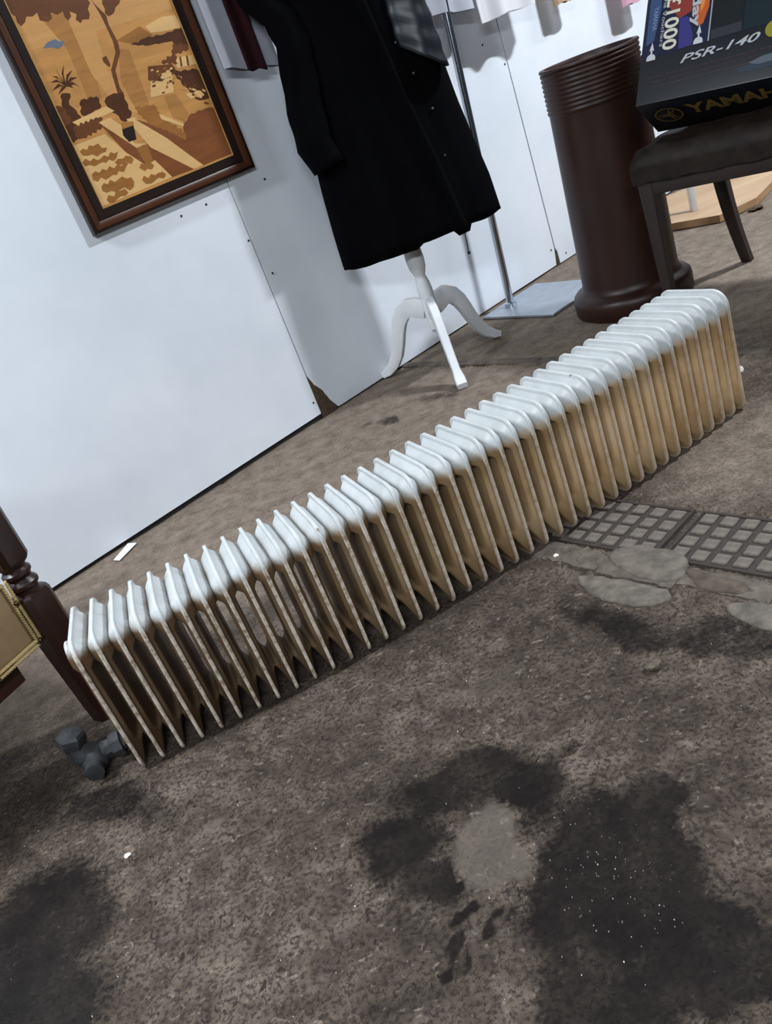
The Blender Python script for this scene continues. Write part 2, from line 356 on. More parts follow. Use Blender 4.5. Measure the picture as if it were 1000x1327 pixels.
# far kerb band
def band(name, a, b, wdt, n, seed, mat, z1=.004):
    a = np.array(a); b = np.array(b); d = (b - a) / np.linalg.norm(b - a); e = np.array([-d[1], d[0]]); L_ = np.linalg.norm(b - a); r = random.Random(seed)
    for k in range(n):
        bm = bmesh.new(); s0 = L_ * k / n + .002; s1 = L_ * (k + 1) / n - .002; m_ = 10; g = []
        for i in range(m_ + 1):
            row = []
            for j in range(4):
                p = a + d * (s0 + (s1 - s0) * i / m_) + e * (wdt * (j / 3 - .5) + (r.uniform(-.003, .003) if j in (0, 3) else 0)); row.append(bm.verts.new((p[0], p[1], z1 + r.uniform(-.001, .001) - (.0025 if j in (0, 3) else 0))))
            g.append(row)
        for i in range(m_):
            for j in range(3): bm.faces.new((g[i][j], g[i + 1][j], g[i + 1][j + 1], g[i][j + 1]))
        rr = bmesh.ops.extrude_edge_only(bm, edges=[x for x in bm.edges if x.is_boundary])
        for v in rr['geom']:
            if isinstance(v, bmesh.types.BMVert): v.co.z = -.006
        mesh_obj(name, bm, mat, floor)
band('kerb_stone', (.19, 2.968), (.592, 2.438), .034, 2, 3, M['kerb']); band('kerb_stone', (.592, 2.438), (1.22, 1.635), .04, 3, 4, M['kerb'])

# stable pavers: each a dark clay slab with a grid of raised square studs
def stud_mesh():
    bm = bmesh.new(); add_box(bm, (-.0132, -.0132, -.002), (.0132, .0132, .0042), bevel=.0018, seg=1); me_ = bpy.data.meshes.new('stud')
    bmesh.ops.recalc_face_normals(bm, faces=bm.faces[:]); bm.to_mesh(me_); bm.free(); me_.materials.append(M['stud']); return me_
SM = stud_mesh()
for pi, (off, cols) in enumerate([(-.0391 * 3, 7), (.178, 7)]):
    u0 = off - .026; u1 = off + .0385 * (cols - 1) + .026
    bm = bmesh.new(); add_box(bm, (u0, -.134, -.006), (u1, .024, -.0002), bevel=.002, seg=1)
    # raised rim strips around the slab
    add_box(bm, (u0 + .001, .0165, -.003), (u1 - .001, .0235, .0028), bevel=.001, seg=1)
    add_box(bm, (u0 + .001, -.1335, -.003), (u1 - .001, -.1265, .0028), bevel=.001, seg=1)
    add_box(bm, (u0 + .001, -.1265, -.003), (u0 + .007, .0165, .0028), bevel=.001, seg=1)
    add_box(bm, (u1 - .007, -.1265, -.003), (u1 - .001, .0165, .0028), bevel=.001, seg=1)
    pv_ = mesh_obj('paver', bm, M['paver'], floor); pv_.matrix_world = pmat(0, 0)
    for i in range(cols):
        for j in range(4):
            st = bpy.data.objects.new('stud', SM); C.objects.link(st); st.parent = pv_
            st.location = (off + .0385 * i + random.uniform(-.0008, .0008), -.0362 * j + random.uniform(-.0008, .0008), random.uniform(-.0008, .0006)); st.rotation_euler = (random.uniform(-.02, .02), random.uniform(-.02, .02), random.uniform(-.03, .03))
# mortar smears
def blob(name, pts, z1, mat, seed, dome=.003):
    r = random.Random(seed); pts = [Vector((p[0], p[1])) for p in pts]; n = len(pts); out = []
    for i in range(n):
        for t_ in (0, .25, .5, .75):
            a, b, c_, d_ = pts[i - 1], pts[i], pts[(i + 1) % n], pts[(i + 2) % n]
            q = .5 * ((2 * b) + (-a + c_) * t_ + (2 * a - 5 * b + 4 * c_ - d_) * t_ ** 2 + (-a + 3 * b - 3 * c_ + d_) * t_ ** 3)
            out.append(q + Vector((r.uniform(-.0025, .0025), r.uniform(-.0025, .0025))))
    cen = sum(out, Vector((0, 0))) / len(out); bm = bmesh.new(); prev = None
    for f_, h in ((1.0, -.004), (.98, z1 * .6), (.9, z1 * .95), (.6, z1 + dome * .6), (.3, z1 + dome)):
        ring = [bm.verts.new((*(cen + (p - cen) * f_), h + r.uniform(-.0004, .0004))) for p in out]
        if prev:
            for i in range(len(ring)): bm.faces.new((prev[i], prev[(i + 1) % len(ring)], ring[(i + 1) % len(ring)], ring[i]))
        prev = ring
    bm.faces.new(prev); return mesh_obj(name, bm, mat, floor, angle=80)
blob('mortar_patch', [(.278, 1.305), (.325, 1.262), (.365, 1.205), (.388, 1.165), (.372, 1.148), (.335, 1.155), (.295, 1.20), (.274, 1.25)], .003, M['mortar'], 1, .003)
blob('mortar_patch', [(.350, 1.335), (.38, 1.338), (.408, 1.318), (.44, 1.275), (.452, 1.245), (.440, 1.205), (.41, 1.185), (.38, 1.20), (.355, 1.245), (.342, 1.29)], .0062, M['mortar'], 2, .001)
blob('mortar_patch', [(.438, 1.205), (.468, 1.15), (.492, 1.108), (.475, 1.088), (.45, 1.11), (.425, 1.155)], .005, M['tan_mortar'], 3, .002)
blob('mortar_patch', [(.438, 1.078), (.47, 1.068), (.51, 1.02), (.50, .97), (.46, .99), (.44, 1.03)], .003, M['mortar'], 5, .003)

# ================================================================ wall
WP = np.array([-.901, 2.142]); WU = np.array([.8378, .5459]); WN = np.array([-.5459, .8378])
def wxy(s, off=0): p = WP + WU * s - WN * off; return (p[0], p[1])
def wframe(s=0, z=0, off=0):
    "x along the wall, y up, z out of the wall towards the room"
    p = wxy(s, off); return frame((p[0], p[1], z), (WU[0], WU[1], 0), (0, 0, 1), (-WN[0], -WN[1], 0))
wall = empty('wall_back', (*wxy(0), 0)); tag(wall, 'white board wall of screwed panels', kind='structure'); wall.matrix_world = wframe(0, 0, 0)
def wobj(name, bm, mat, **k): o = mesh_obj(name, bm, mat, wall, **k); return o
bm = bmesh.new(); add_box(bm, (-1.6, -.008, -.035), (4.6, 2.45, -.009)); wobj('backing', bm, M['wall_dark'])
def panel(poly, dz=0, tilt=0):
    bm = bmesh.new(); add_prism(bm, poly, -.006 + dz, 0 + dz); es = [e for e in bm.edges if e.calc_face_angle(0) > 1]
    bmesh.ops.bevel(bm, geom=es, offset=.0008, segments=1, affect='EDGES'); return wobj('wall_panel', bm, M['wall'])
panel([(-1.55, .008), (.983, .018), (.9835, 1.2), (.9845, 2.44), (-1.55, 2.44)])
panel([(1.056, .006), (2.246, .008), (2.2580, .07), (2.261, 2.44), (.9865, 2.44), (.9862, 1.2), (.9875, .15), (1.0, .112), (1.02, .085), (1.036, .04)], -.0008)
panel([(2.272, .006), (3.5, .008), (3.5, 2.44), (2.2635, 2.44), (2.2635, .07), (2.271, .055)], -.0002)
panel([(3.503, .006), (4.55, .008), (4.55, 2.44), (3.503, 2.44)])
bm = bmesh.new(); r_ = random.Random(5)
for k in range(5):
    a0 = .986 + k * .013; add_box(bm, (a0, -.005, -.009), (a0 + .0128, .13 - k * .022 + r_.uniform(-.004, .004), -.0035 + r_.uniform(-.001, .0015)), bevel=.001, seg=1)
wobj('timber_stub', bm, M['rotten'])
bm = bmesh.new()
for a0, h in ((2.247, .05), (2.256, .07), (2.264, .045)): add_box(bm, (a0, -.004, -.008), (a0 + .008, h, -.002), bevel=.001, seg=1)
wobj('torn_edge', bm, M['rotten'])
def screw(s, z, r=.0042):
    bm = bmesh.new(); add_lathe(bm, [(r, -.001), (r, .0006), (r * .8, .0014), (r * .3, .0008)], 12, Matrix.Translation((s, z, 0))); wobj('screw', bm, M['screw'])
for s, z in [(.806, .725), (.893, .7265), (.977, .59), (1.0114, .4768), (.9712, .0623), (1.1087, .7255), (2.159, .838), (2.2376, .0722), (2.3177, .03), (2.2459, .753)]: screw(s, z, .0036)

# ================================================================ framed marquetry picture
pic = empty('framed_picture', (0, 0, 0), 'framed inlaid wood marquetry picture of a terrace with palm and sea view', 'picture'); pic.matrix_world = wframe(0, 0, .001)
S0, S1, Z0, Z1 = .544, 1.081, .765, 1.50
def moulding(name, a, prof, mat):
    "mitred rectangle; prof = (inset, height) pairs"
    bm = bmesh.new(); rings = []
    for ins, h in prof:
        rings.append([bm.verts.new(v) for v in ((S0 + ins, Z0 + ins, h), (S1 - ins, Z0 + ins, h), (S1 - ins, Z1 - ins, h), (S0 + ins, Z1 - ins, h))])
    n = len(rings)
    for k in range(n):
        r0, r1 = rings[k], rings[(k + 1) % n]
        for i in range(4): bm.faces.new((r0[i], r0[(i + 1) % 4], r1[(i + 1) % 4], r1[i]))
    return mesh_obj(name, bm, mat, pic, angle=25)
moulding('outer_moulding', 0, [(0, .001), (0, .018), (.003, .022), (.009, .023), (.010, .001)], M['frame_dark'])
moulding('bevel_moulding', 0, [(.010, .001), (.010, .0225), (.016, .0225), (.028, .018), (.030, .001)], M['frame_brown'])
moulding('inner_border', 0, [(.030, .001), (.030, .0175), (.0525, .0155), (.0525, .001)], M['frame_dark'])
moulding('gilt_line', 0, [(.0525, .001), (.0525, .0165), (.0545, .0165), (.0545, .001)], M['gold'])
def veneer(name, col, k=.14):
    return wood(name, tuple(c * (1 - k * 1.6) for c in col[:3]) + (1,), tuple(min(1, c * (1 + k)) for c in col[:3]) + (1,), .32, 26, (.25, 1.6, 1))
VN = {'base': veneer('honey_veneer', srgb(190, 136, 76)), 'p': veneer('pale_veneer', srgb(214, 172, 114), .06), 'l1': veneer('light_veneer', srgb(198, 146, 88), .08),
      'l2': veneer('amber_veneer', srgb(170, 118, 64)), 'l3': veneer('tan_veneer', srgb(152, 100, 50)), 'd1': veneer('brown_veneer', srgb(104, 62, 34)),
      'd2': veneer('walnut_veneer', srgb(80, 46, 26)), 'd3': veneer('red_brown_veneer', srgb(126, 74, 42)), 'd4': veneer('ebony_veneer', srgb(42, 30, 26)), 'b': veneer('blue_grey_veneer', srgb(104, 112, 124), .1)}
bm = bmesh.new(); add_box(bm, (S0 + .05, Z0 + .05, .002), (S1 - .05, Z1 - .05, .013)); mesh_obj('ground_veneer', bm, VN['base'], pic)
bm = bmesh.new(); add_box(bm, (S0 + .06, Z1 - .30, .0129), (S1 - .06, Z1 - .06, .01305)); mesh_obj('sky_veneer', bm, VN['l1'], pic)
MARQUETRY = [
    ('streak_veneer', 'l2', [(0.664, 1.261), (0.736, 1.257), (0.748, 1.167), (0.727, 1.057), (0.689, 1.061), (0.694, 1.181)]),
    ('streak_veneer', 'l1', [(0.73, 1.246), (0.792, 1.232), (0.772, 1.11), (0.808, 0.994), (0.756, 1.022), (0.727, 1.115)]),
    ('streak_veneer', 'l2', [(0.825, 1.148), (0.854, 1.141), (0.844, 0.997), (0.805, 0.988), (0.795, 1.078)]),
    ('hill_veneer', 'l3', [(0.828, 1.167), (0.91, 1.183), (0.937, 1.154), (0.868, 1.151)]),
    ('cloud_veneer', 'p', [(0.925, 1.179), (0.982, 1.189), (1.022, 1.184), (1.032, 1.153), (0.965, 1.157), (0.933, 1.162)]),
    ('headland_veneer', 'd2', [(0.863, 1.149), (0.875, 1.152), (0.887, 1.15), (0.899, 1.154), (0.911, 1.154), (0.923, 1.155), (0.934, 1.151), (0.946, 1.154), (0.957, 1.15), (0.969, 1.15), (0.982, 1.152), (0.994, 1.15), (1.007, 1.154), (1.019, 1.151), (1.032, 1.153), (1.032, 1.142), (1.029, 1.131), (1.03, 1.12), (1.027, 1.109), (1.009, 1.108), (0.992, 1.111), (0.986, 1.12), (0.984, 1.129), (0.971, 1.13), (0.958, 1.132), (0.944, 1.132), (0.932, 1.135), (0.918, 1.135), (0.906, 1.136), (0.896, 1.141), (0.884, 1.142), (0.874, 1.147)]),
    ('foliage_veneer', 'd1', [(0.6, 1.316), (0.613, 1.319), (0.618, 1.309), (0.632, 1.314), (0.639, 1.306), (0.652, 1.308), (0.659, 1.301), (0.673, 1.305), (0.68, 1.296), (0.694, 1.3), (0.701, 1.292), (0.715, 1.296), (0.722, 1.287), (0.737, 1.293), (0.744, 1.283), (0.758, 1.287), (0.765, 1.278), (0.779, 1.282), (0.787, 1.274), (0.799, 1.273), (0.805, 1.262), (0.792, 1.25), (0.791, 1.238), (0.783, 1.228), (0.767, 1.231), (0.757, 1.225), (0.749, 1.235), (0.757, 1.246), (0.743, 1.255), (0.741, 1.244), (0.729, 1.237), (0.724, 1.247), (0.726, 1.259), (0.708, 1.255), (0.695, 1.263), (0.692, 1.251), (0.678, 1.246), (0.66, 1.253), (0.662, 1.27), (0.647, 1.265), (0.632, 1.268), (0.623, 1.258), (0.609, 1.252), (0.604, 1.262), (0.607, 1.274), (0.6, 1.282), (0.6, 1.29), (0.601, 1.299), (0.6, 1.307)]),
    ('foliage_veneer', 'd1', [(0.841, 1.265), (0.856, 1.266), (0.865, 1.258), (0.882, 1.262), (0.891, 1.254), (0.881, 1.243), (0.866, 1.237), (0.855, 1.226), (0.838, 1.222), (0.831, 1.231), (0.836, 1.241), (0.835, 1.253)]),
    ('trunk_veneer', 'd1', [(0.81, 1.271), (0.814, 1.258), (0.832, 1.226), (0.828, 1.205), (0.833, 1.163), (0.826, 1.139), (0.793, 1.105), (0.785, 1.067), (0.789, 1.05), (0.771, 1.048), (0.777, 1.083), (0.782, 1.109), (0.815, 1.144), (0.82, 1.169), (0.819, 1.21), (0.818, 1.229)]),
    ('branch_veneer', 'd1', [(0.773, 1.141), (0.786, 1.142), (0.787, 1.12), (0.781, 1.116), (0.771, 1.131)]),
    ('bird_veneer', 'b', [(0.635, 1.196), (0.654, 1.206), (0.676, 1.208), (0.684, 1.2), (0.697, 1.2), (0.686, 1.19), (0.673, 1.186), (0.659, 1.193)]),
    ('palm_veneer', 'd2', [(0.629, 1.094), (0.641, 1.092), (0.651, 1.088), (0.648, 1.08), (0.64, 1.074), (0.636, 1.066), (0.643, 1.055), (0.647, 1.048), (0.646, 1.04), (0.651, 1.034), (0.65, 1.026), (0.642, 1.023), (0.632, 1.022), (0.633, 1.013), (0.629, 1.003), (0.628, 0.994), (0.62, 0.988), (0.61, 0.986), (0.602, 0.982), (0.6, 0.989), (0.601, 0.997), (0.6, 1.004), (0.601, 1.012), (0.6, 1.019), (0.6, 1.027), (0.6, 1.034), (0.6, 1.042), (0.602, 1.051), (0.61, 1.057), (0.616, 1.066), (0.618, 1.073), (0.623, 1.08), (0.623, 1.087)]),
    ('frond_veneer', 'd2', [(0.647, 1.106), (0.638, 1.132), (0.626, 1.135), (0.64, 1.125), (0.651, 1.105)]),
    ('frond_veneer', 'd2', [(0.647, 1.106), (0.634, 1.126), (0.614, 1.123), (0.635, 1.119), (0.651, 1.105)]),
    ('frond_veneer', 'd2', [(0.647, 1.106), (0.633, 1.116), (0.609, 1.105), (0.635, 1.109), (0.651, 1.105)]),
    ('frond_veneer', 'd2', [(0.647, 1.106), (0.644, 1.137), (0.644, 1.148), (0.646, 1.13), (0.651, 1.105)]),
    ('frond_veneer', 'd2', [(0.647, 1.106), (0.653, 1.135), (0.668, 1.151), (0.655, 1.128), (0.651, 1.105)]),
    ('frond_veneer', 'd2', [(0.647, 1.106), (0.664, 1.129), (0.684, 1.135), (0.665, 1.122), (0.651, 1.105)]),
    ('frond_veneer', 'd2', [(0.647, 1.106), (0.669, 1.121), (0.689, 1.116), (0.671, 1.114), (0.651, 1.105)]),
    ('frond_veneer', 'd2', [(0.647, 1.106), (0.669, 1.111), (0.683, 1.095), (0.671, 1.104), (0.651, 1.105)]),
    ('frond_veneer', 'd2', [(0.647, 1.106), (0.663, 1.104), (0.669, 1.084), (0.665, 1.097), (0.651, 1.105)]),
    ('frond_veneer', 'd2', [(0.647, 1.106), (0.638, 1.107), (0.619, 1.093), (0.639, 1.1), (0.651, 1.105)]),
    ('shrub_veneer', 'd1', [(0.6, 1.072), (0.607, 1.071), (0.616, 1.066), (0.623, 1.058), (0.617, 1.048), (0.626, 1.041), (0.622, 1.031), (0.611, 1.026), (0.6, 1.025), (0.6, 1.033), (0.6, 1.042), (0.6, 1.049), (0.6, 1.057), (0.6, 1.063)]),
    ('hedge_veneer', 'd2', [(0.669, 1.067), (0.678, 1.068), (0.687, 1.064), (0.697, 1.068), (0.705, 1.063), (0.714, 1.064), (0.718, 1.056), (0.714, 1.048), (0.716, 1.04), (0.707, 1.035), (0.695, 1.036), (0.685, 1.033), (0.677, 1.028), (0.666, 1.027), (0.655, 1.035), (0.655, 1.044), (0.663, 1.051), (0.662, 1.06)]),
    ('hedge_veneer', 'd2', [(0.728, 1.047), (0.737, 1.055), (0.751, 1.057), (0.763, 1.058), (0.774, 1.054), (0.786, 1.054), (0.788, 1.046), (0.784, 1.038), (0.786, 1.031), (0.787, 1.023), (0.783, 1.014), (0.788, 1.006), (0.784, 0.998), (0.773, 0.99), (0.758, 0.988), (0.749, 0.995), (0.749, 1.005), (0.743, 1.013), (0.736, 1.019), (0.735, 1.027), (0.73, 1.033)]),
    ('wall_top_veneer', 'p', [(0.623, 1.027), (0.727, 1.036), (0.743, 1.02), (0.638, 1.011)]),
    ('wall_face_veneer', 'd1', [(0.621, 1.016), (0.628, 1.019), (0.635, 1.014), (0.643, 1.021), (0.65, 1.015), (0.657, 1.021), (0.664, 1.015), (0.672, 1.021), (0.679, 1.017), (0.687, 1.02), (0.694, 1.017), (0.701, 1.018), (0.704, 1.011), (0.695, 1.007), (0.698, 1.0), (0.692, 0.994), (0.685, 0.99), (0.677, 0.994), (0.67, 0.986), (0.662, 0.991), (0.655, 0.984), (0.647, 0.989), (0.64, 0.983), (0.632, 0.986), (0.621, 0.986), (0.616, 0.994), (0.615, 0.999), (0.621, 1.005), (0.615, 1.01)]),
    ('parapet_top_veneer', 'p', [(0.689, 1.007), (0.724, 1.008), (0.748, 0.978), (0.758, 0.934), (0.791, 0.923), (0.759, 0.921)]),
    ('parapet_side_veneer', 'd3', [(0.689, 1.005), (0.759, 0.921), (0.764, 0.874), (0.725, 0.92)]),
    ('parapet_front_veneer', 'l3', [(0.758, 0.921), (0.764, 0.923), (0.771, 0.921), (0.777, 0.924), (0.784, 0.922), (0.791, 0.923), (0.792, 0.918), (0.79, 0.913), (0.793, 0.908), (0.79, 0.902), (0.793, 0.897), (0.791, 0.892), (0.793, 0.886), (0.791, 0.881), (0.785, 0.878), (0.777, 0.878), (0.771, 0.875), (0.764, 0.874), (0.761, 0.879), (0.763, 0.885), (0.761, 0.89), (0.762, 0.895), (0.758, 0.9), (0.76, 0.906), (0.758, 0.911), (0.759, 0.916)]),
    ('plain_veneer', 'p', [(0.765, 0.993), (0.789, 0.991), (0.853, 0.918), (0.925, 0.823), (0.893, 0.823), (0.797, 0.911)]),
    ('parapet_side_veneer', 'd3', [(0.791, 0.923), (0.797, 0.911), (0.893, 0.823), (0.821, 0.825), (0.788, 0.875)]),
    ('parapet_side_veneer', 'd3', [(0.787, 0.987), (0.851, 0.947), (0.987, 0.823), (0.927, 0.823), (0.853, 0.918)]),
    ('bed_veneer', 'l3', [(0.8, 1.01), (0.811, 1.012), (0.822, 1.006), (0.834, 1.009), (0.844, 1.004), (0.856, 1.004), (0.861, 0.996), (0.859, 0.987), (0.864, 0.98), (0.864, 0.971), (0.873, 0.966), (0.874, 0.958), (0.884, 0.953), (0.884, 0.944), (0.895, 0.941), (0.895, 0.931), (0.906, 0.928), (0.906, 0.918), (0.915, 0.913), (0.918, 0.906), (0.907, 0.902), (0.897, 0.905), (0.893, 0.914), (0.881, 0.916), (0.878, 0.925), (0.867, 0.928), (0.863, 0.936), (0.852, 0.939), (0.848, 0.947), (0.836, 0.949), (0.832, 0.957), (0.824, 0.962), (0.818, 0.968), (0.818, 0.976), (0.81, 0.982), (0.811, 0.99), (0.802, 0.995), (0.805, 1.004)]),
    ('ledge_veneer', 'p', [(0.86, 0.979), (0.924, 0.932), (0.92, 0.926), (0.861, 0.965)]),
    ('pot_veneer', 'd4', [(0.743, 0.979), (0.778, 0.979), (0.768, 0.941), (0.745, 0.941), (0.737, 0.96)]),
    ('pot_rim_veneer', 'l2', [(0.747, 0.99), (0.781, 0.983), (0.778, 0.974), (0.742, 0.974)]),
    ('bush_veneer', 'd3', [(0.913, 0.929), (0.92, 0.937), (0.933, 0.941), (0.941, 0.949), (0.953, 0.953), (0.964, 0.95), (0.976, 0.954), (0.988, 0.951), (0.999, 0.953), (1.015, 0.952), (1.028, 0.945), (1.031, 0.937), (1.026, 0.929), (1.032, 0.921), (1.026, 0.912), (1.031, 0.904), (1.026, 0.896), (1.031, 0.888), (1.026, 0.879), (1.032, 0.871), (1.026, 0.863), (1.032, 0.854), (1.026, 0.846), (1.032, 0.837), (1.025, 0.829), (1.027, 0.823), (1.016, 0.823), (1.004, 0.823), (0.992, 0.823), (0.982, 0.823), (0.978, 0.832), (0.966, 0.835), (0.963, 0.845), (0.954, 0.851), (0.945, 0.856), (0.941, 0.865), (0.929, 0.868), (0.926, 0.878), (0.914, 0.881), (0.91, 0.89), (0.905, 0.9), (0.913, 0.909), (0.909, 0.919)]),
    ('roof_veneer', 'd2', [(0.948, 1.061), (0.961, 1.062), (0.972, 1.056), (0.986, 1.058), (0.997, 1.052), (1.01, 1.054), (1.022, 1.049), (1.028, 1.041), (1.027, 1.031), (1.031, 1.022), (1.032, 1.013), (1.029, 1.003), (1.032, 0.993), (1.028, 0.983), (1.028, 0.973), (1.01, 0.973), (0.993, 0.976), (0.983, 0.983), (0.984, 0.993), (0.975, 1.0), (0.975, 1.01), (0.969, 1.018), (0.961, 1.025), (0.962, 1.036), (0.954, 1.043), (0.953, 1.053)]),
    ('house_veneer', 'p', [(0.968, 1.09), (1.032, 1.084), (1.028, 1.061), (0.968, 1.065)]),
    ('house_veneer', 'p', [(0.876, 1.057), (0.941, 1.049), (0.928, 1.015), (0.857, 1.021)]),
    ('house_veneer', 'd1', [(0.886, 1.091), (0.957, 1.079), (0.961, 1.061), (0.906, 1.048), (0.87, 1.061)]),
    ('house_veneer', 'p', [(0.915, 1.066), (0.945, 1.064), (0.943, 1.052), (0.912, 1.052)]),
    ('slope_veneer', 'l2', [(0.896, 1.014), (0.93, 1.011), (0.945, 0.955), (0.927, 0.939), (0.895, 0.962)]),
    ('tree_veneer', 'd1', [(0.928, 1.09), (0.935, 1.095), (0.945, 1.092), (0.951, 1.1), (0.961, 1.096), (0.969, 1.1), (0.969, 1.108), (0.978, 1.113), (0.98, 1.121), (0.989, 1.123), (0.995, 1.116), (1.006, 1.121), (1.012, 1.113), (1.021, 1.114), (1.025, 1.108), (1.022, 1.1), (1.013, 1.097), (1.004, 1.101), (0.995, 1.095), (0.985, 1.1), (0.976, 1.098), (0.979, 1.09), (0.971, 1.083), (0.973, 1.075), (0.964, 1.076), (0.959, 1.082), (0.949, 1.08), (0.944, 1.086), (0.933, 1.084)]),
    ('window_veneer', 'd1', [(0.985, 1.089), (0.991, 1.089), (0.984, 1.066), (0.978, 1.066)]),
    ('window_veneer', 'd1', [(1.006, 1.087), (1.012, 1.087), (1.005, 1.063), (0.999, 1.064)]),
    ('roof_veneer', 'p', [(0.96, 1.0), (0.972, 1.002), (0.984, 0.997), (0.996, 1.001), (1.008, 0.997), (1.015, 0.984), (1.0, 0.983), (0.986, 0.987), (0.97, 0.986)]),
    ('ground_veneer', 'p', [(0.6, 0.977), (0.691, 0.978), (0.725, 0.92), (0.764, 0.874), (0.793, 0.879), (0.821, 0.825), (0.6, 0.823)]),
    ('house_veneer', 'p', [(0.909, 1.06), (0.916, 1.06), (0.914, 1.054), (0.907, 1.054)]),
    ('house_veneer', 'd2', [(0.899, 1.056), (0.908, 1.056), (0.907, 1.051), (0.897, 1.052)]),
    ('house_veneer', 'l3', [(0.912, 1.035), (0.919, 1.035), (0.917, 1.029), (0.91, 1.029)]),
    ('house_veneer', 'd2', [(0.895, 1.072), (0.901, 1.073), (0.9, 1.068), (0.893, 1.068)]),
    ('house_veneer', 'd1', [(0.875, 1.047), (0.885, 1.047), (0.884, 1.041), (0.873, 1.042)]),
    ('house_veneer', 'd1', [(0.898, 1.072), (0.909, 1.072), (0.907, 1.066), (0.896, 1.067)]),
    ('house_veneer', 'p', [(0.936, 1.051), (0.944, 1.051), (0.944, 1.047), (0.935, 1.048)]),
    ('house_veneer', 'p', [(0.945, 1.072), (0.953, 1.072), (0.952, 1.067), (0.943, 1.067)]),
    ('house_veneer', 'p', [(0.884, 1.042), (0.895, 1.041), (0.893, 1.035), (0.882, 1.036)]),
    ('house_veneer', 'p', [(0.882, 1.053), (0.893, 1.052), (0.893, 1.048), (0.881, 1.049)]),
    ('house_veneer', 'd2', [(0.943, 1.067), (0.955, 1.066), (0.954, 1.061), (0.942, 1.062)]),
    ('house_veneer', 'p', [(0.894, 1.027), (0.902, 1.026), (0.901, 1.022), (0.892, 1.022)]),
    ('house_veneer', 'p', [(0.931, 1.069), (0.942, 1.068), (0.941, 1.063), (0.929, 1.064)]),
    ('house_veneer', 'd1', [(0.879, 1.055), (0.888, 1.055), (0.888, 1.051), (0.878, 1.052)]),
    ('house_veneer', 'l3', [(0.92, 1.043), (0.925, 1.044), (0.924, 1.038), (0.917, 1.037)]),
    ('house_veneer', 'd1', [(0.944, 1.06), (0.953, 1.059), (0.953, 1.056), (0.943, 1.056)]),
    ('house_veneer', 'd1', [(0.928, 1.045), (0.937, 1.044), (0.936, 1.039), (0.926, 1.039)]),
    ('house_veneer', 'p', [(0.872, 1.035), (0.879, 1.035), (0.879, 1.031), (0.871, 1.031)]),
    ('house_veneer', 'd1', [(0.935, 1.039), (0.941, 1.04), (0.939, 1.034), (0.933, 1.033)]),
    ('house_veneer', 'p', [(0.89, 1.082), (0.896, 1.082), (0.896, 1.078), (0.888, 1.078)]),
    ('house_veneer', 'l3', [(0.903, 1.067), (0.911, 1.067), (0.911, 1.063), (0.902, 1.064)]),
    ('house_veneer', 'p', [(0.915, 1.029), (0.923, 1.028), (0.922, 1.023), (0.913, 1.023)]),
    ('house_veneer', 'l3', [(0.925, 1.076), (0.935, 1.076), (0.935, 1.072), (0.924, 1.073)]),
    ('house_veneer', 'd1', [(0.894, 1.024), (0.902, 1.024), (0.902, 1.02), (0.892, 1.021)]),
    ('house_veneer', 'p', [(0.877, 1.036), (0.884, 1.037), (0.883, 1.033), (0.876, 1.033)]),
    ('house_veneer', 'p', [(0.904, 1.075), (0.91, 1.075), (0.91, 1.072), (0.903, 1.071)]),
    ('roof_veneer', 'l1', [(0.96, 1.049), (0.97, 1.043), (0.966, 1.039), (0.957, 1.046)]),
    ('roof_veneer', 'd1', [(0.969, 1.026), (0.977, 1.019), (0.974, 1.016), (0.965, 1.022)]),
    ('roof_veneer', 'd1', [(0.982, 1.002), (0.989, 0.996), (0.985, 0.993), (0.979, 0.999)]),
    ('roof_veneer', 'd1', [(0.98, 0.997), (0.992, 0.99), (0.988, 0.986), (0.976, 0.994)]),
    ('roof_veneer', 'p', [(0.991, 0.99), (1.005, 0.982), (1.002, 0.979), (0.987, 0.987)]),
    ('roof_veneer', 'p', [(1.016, 1.0), (1.024, 0.993), (1.02, 0.99), (1.012, 0.996)]),
    ('roof_veneer', 'l1', [(0.954, 1.019), (0.968, 1.011), (0.965, 1.009), (0.951, 1.017)]),
    ('roof_veneer', 'l1', [(0.978, 1.013), (0.988, 1.006), (0.985, 1.004), (0.975, 1.011)]),
    ('roof_veneer', 'd1', [(0.994, 1.018), (1.001, 1.012), (0.997, 1.009), (0.991, 1.015)]),
    ('roof_veneer', 'd1', [(1.007, 0.969), (1.018, 0.962), (1.015, 0.959), (1.003, 0.966)]),
    ('roof_veneer', 'l1', [(0.985, 0.993), (1.0, 0.985), (0.996, 0.982), (0.982, 0.99)]),
    ('roof_veneer', 'l1', [(0.96, 1.048), (0.967, 1.042), (0.964, 1.04), (0.957, 1.046)]),
    ('roof_veneer', 'd1', [(0.98, 1.016), (0.992, 1.009), (0.989, 1.007), (0.977, 1.014)]),
    ('roof_veneer', 'd1', [(0.957, 1.049), (0.968, 1.043), (0.964, 1.04), (0.954, 1.047)]),
    ('roof_veneer', 'p', [(0.988, 1.009), (0.996, 1.003), (0.992, 1.0), (0.984, 1.006)]),
    ('roof_veneer', 'p', [(0.986, 0.999), (0.996, 0.993), (0.993, 0.99), (0.983, 0.997)]),
    ('leaf_shade_veneer', 'l3', [(0.607, 0.96), (0.617, 0.964), (0.627, 0.958), (0.637, 0.966), (0.647, 0.961), (0.662, 0.963), (0.667, 0.95), (0.68, 0.947), (0.672, 0.939), (0.66, 0.94), (0.645, 0.936), (0.635, 0.945), (0.623, 0.945), (0.61, 0.949)]),
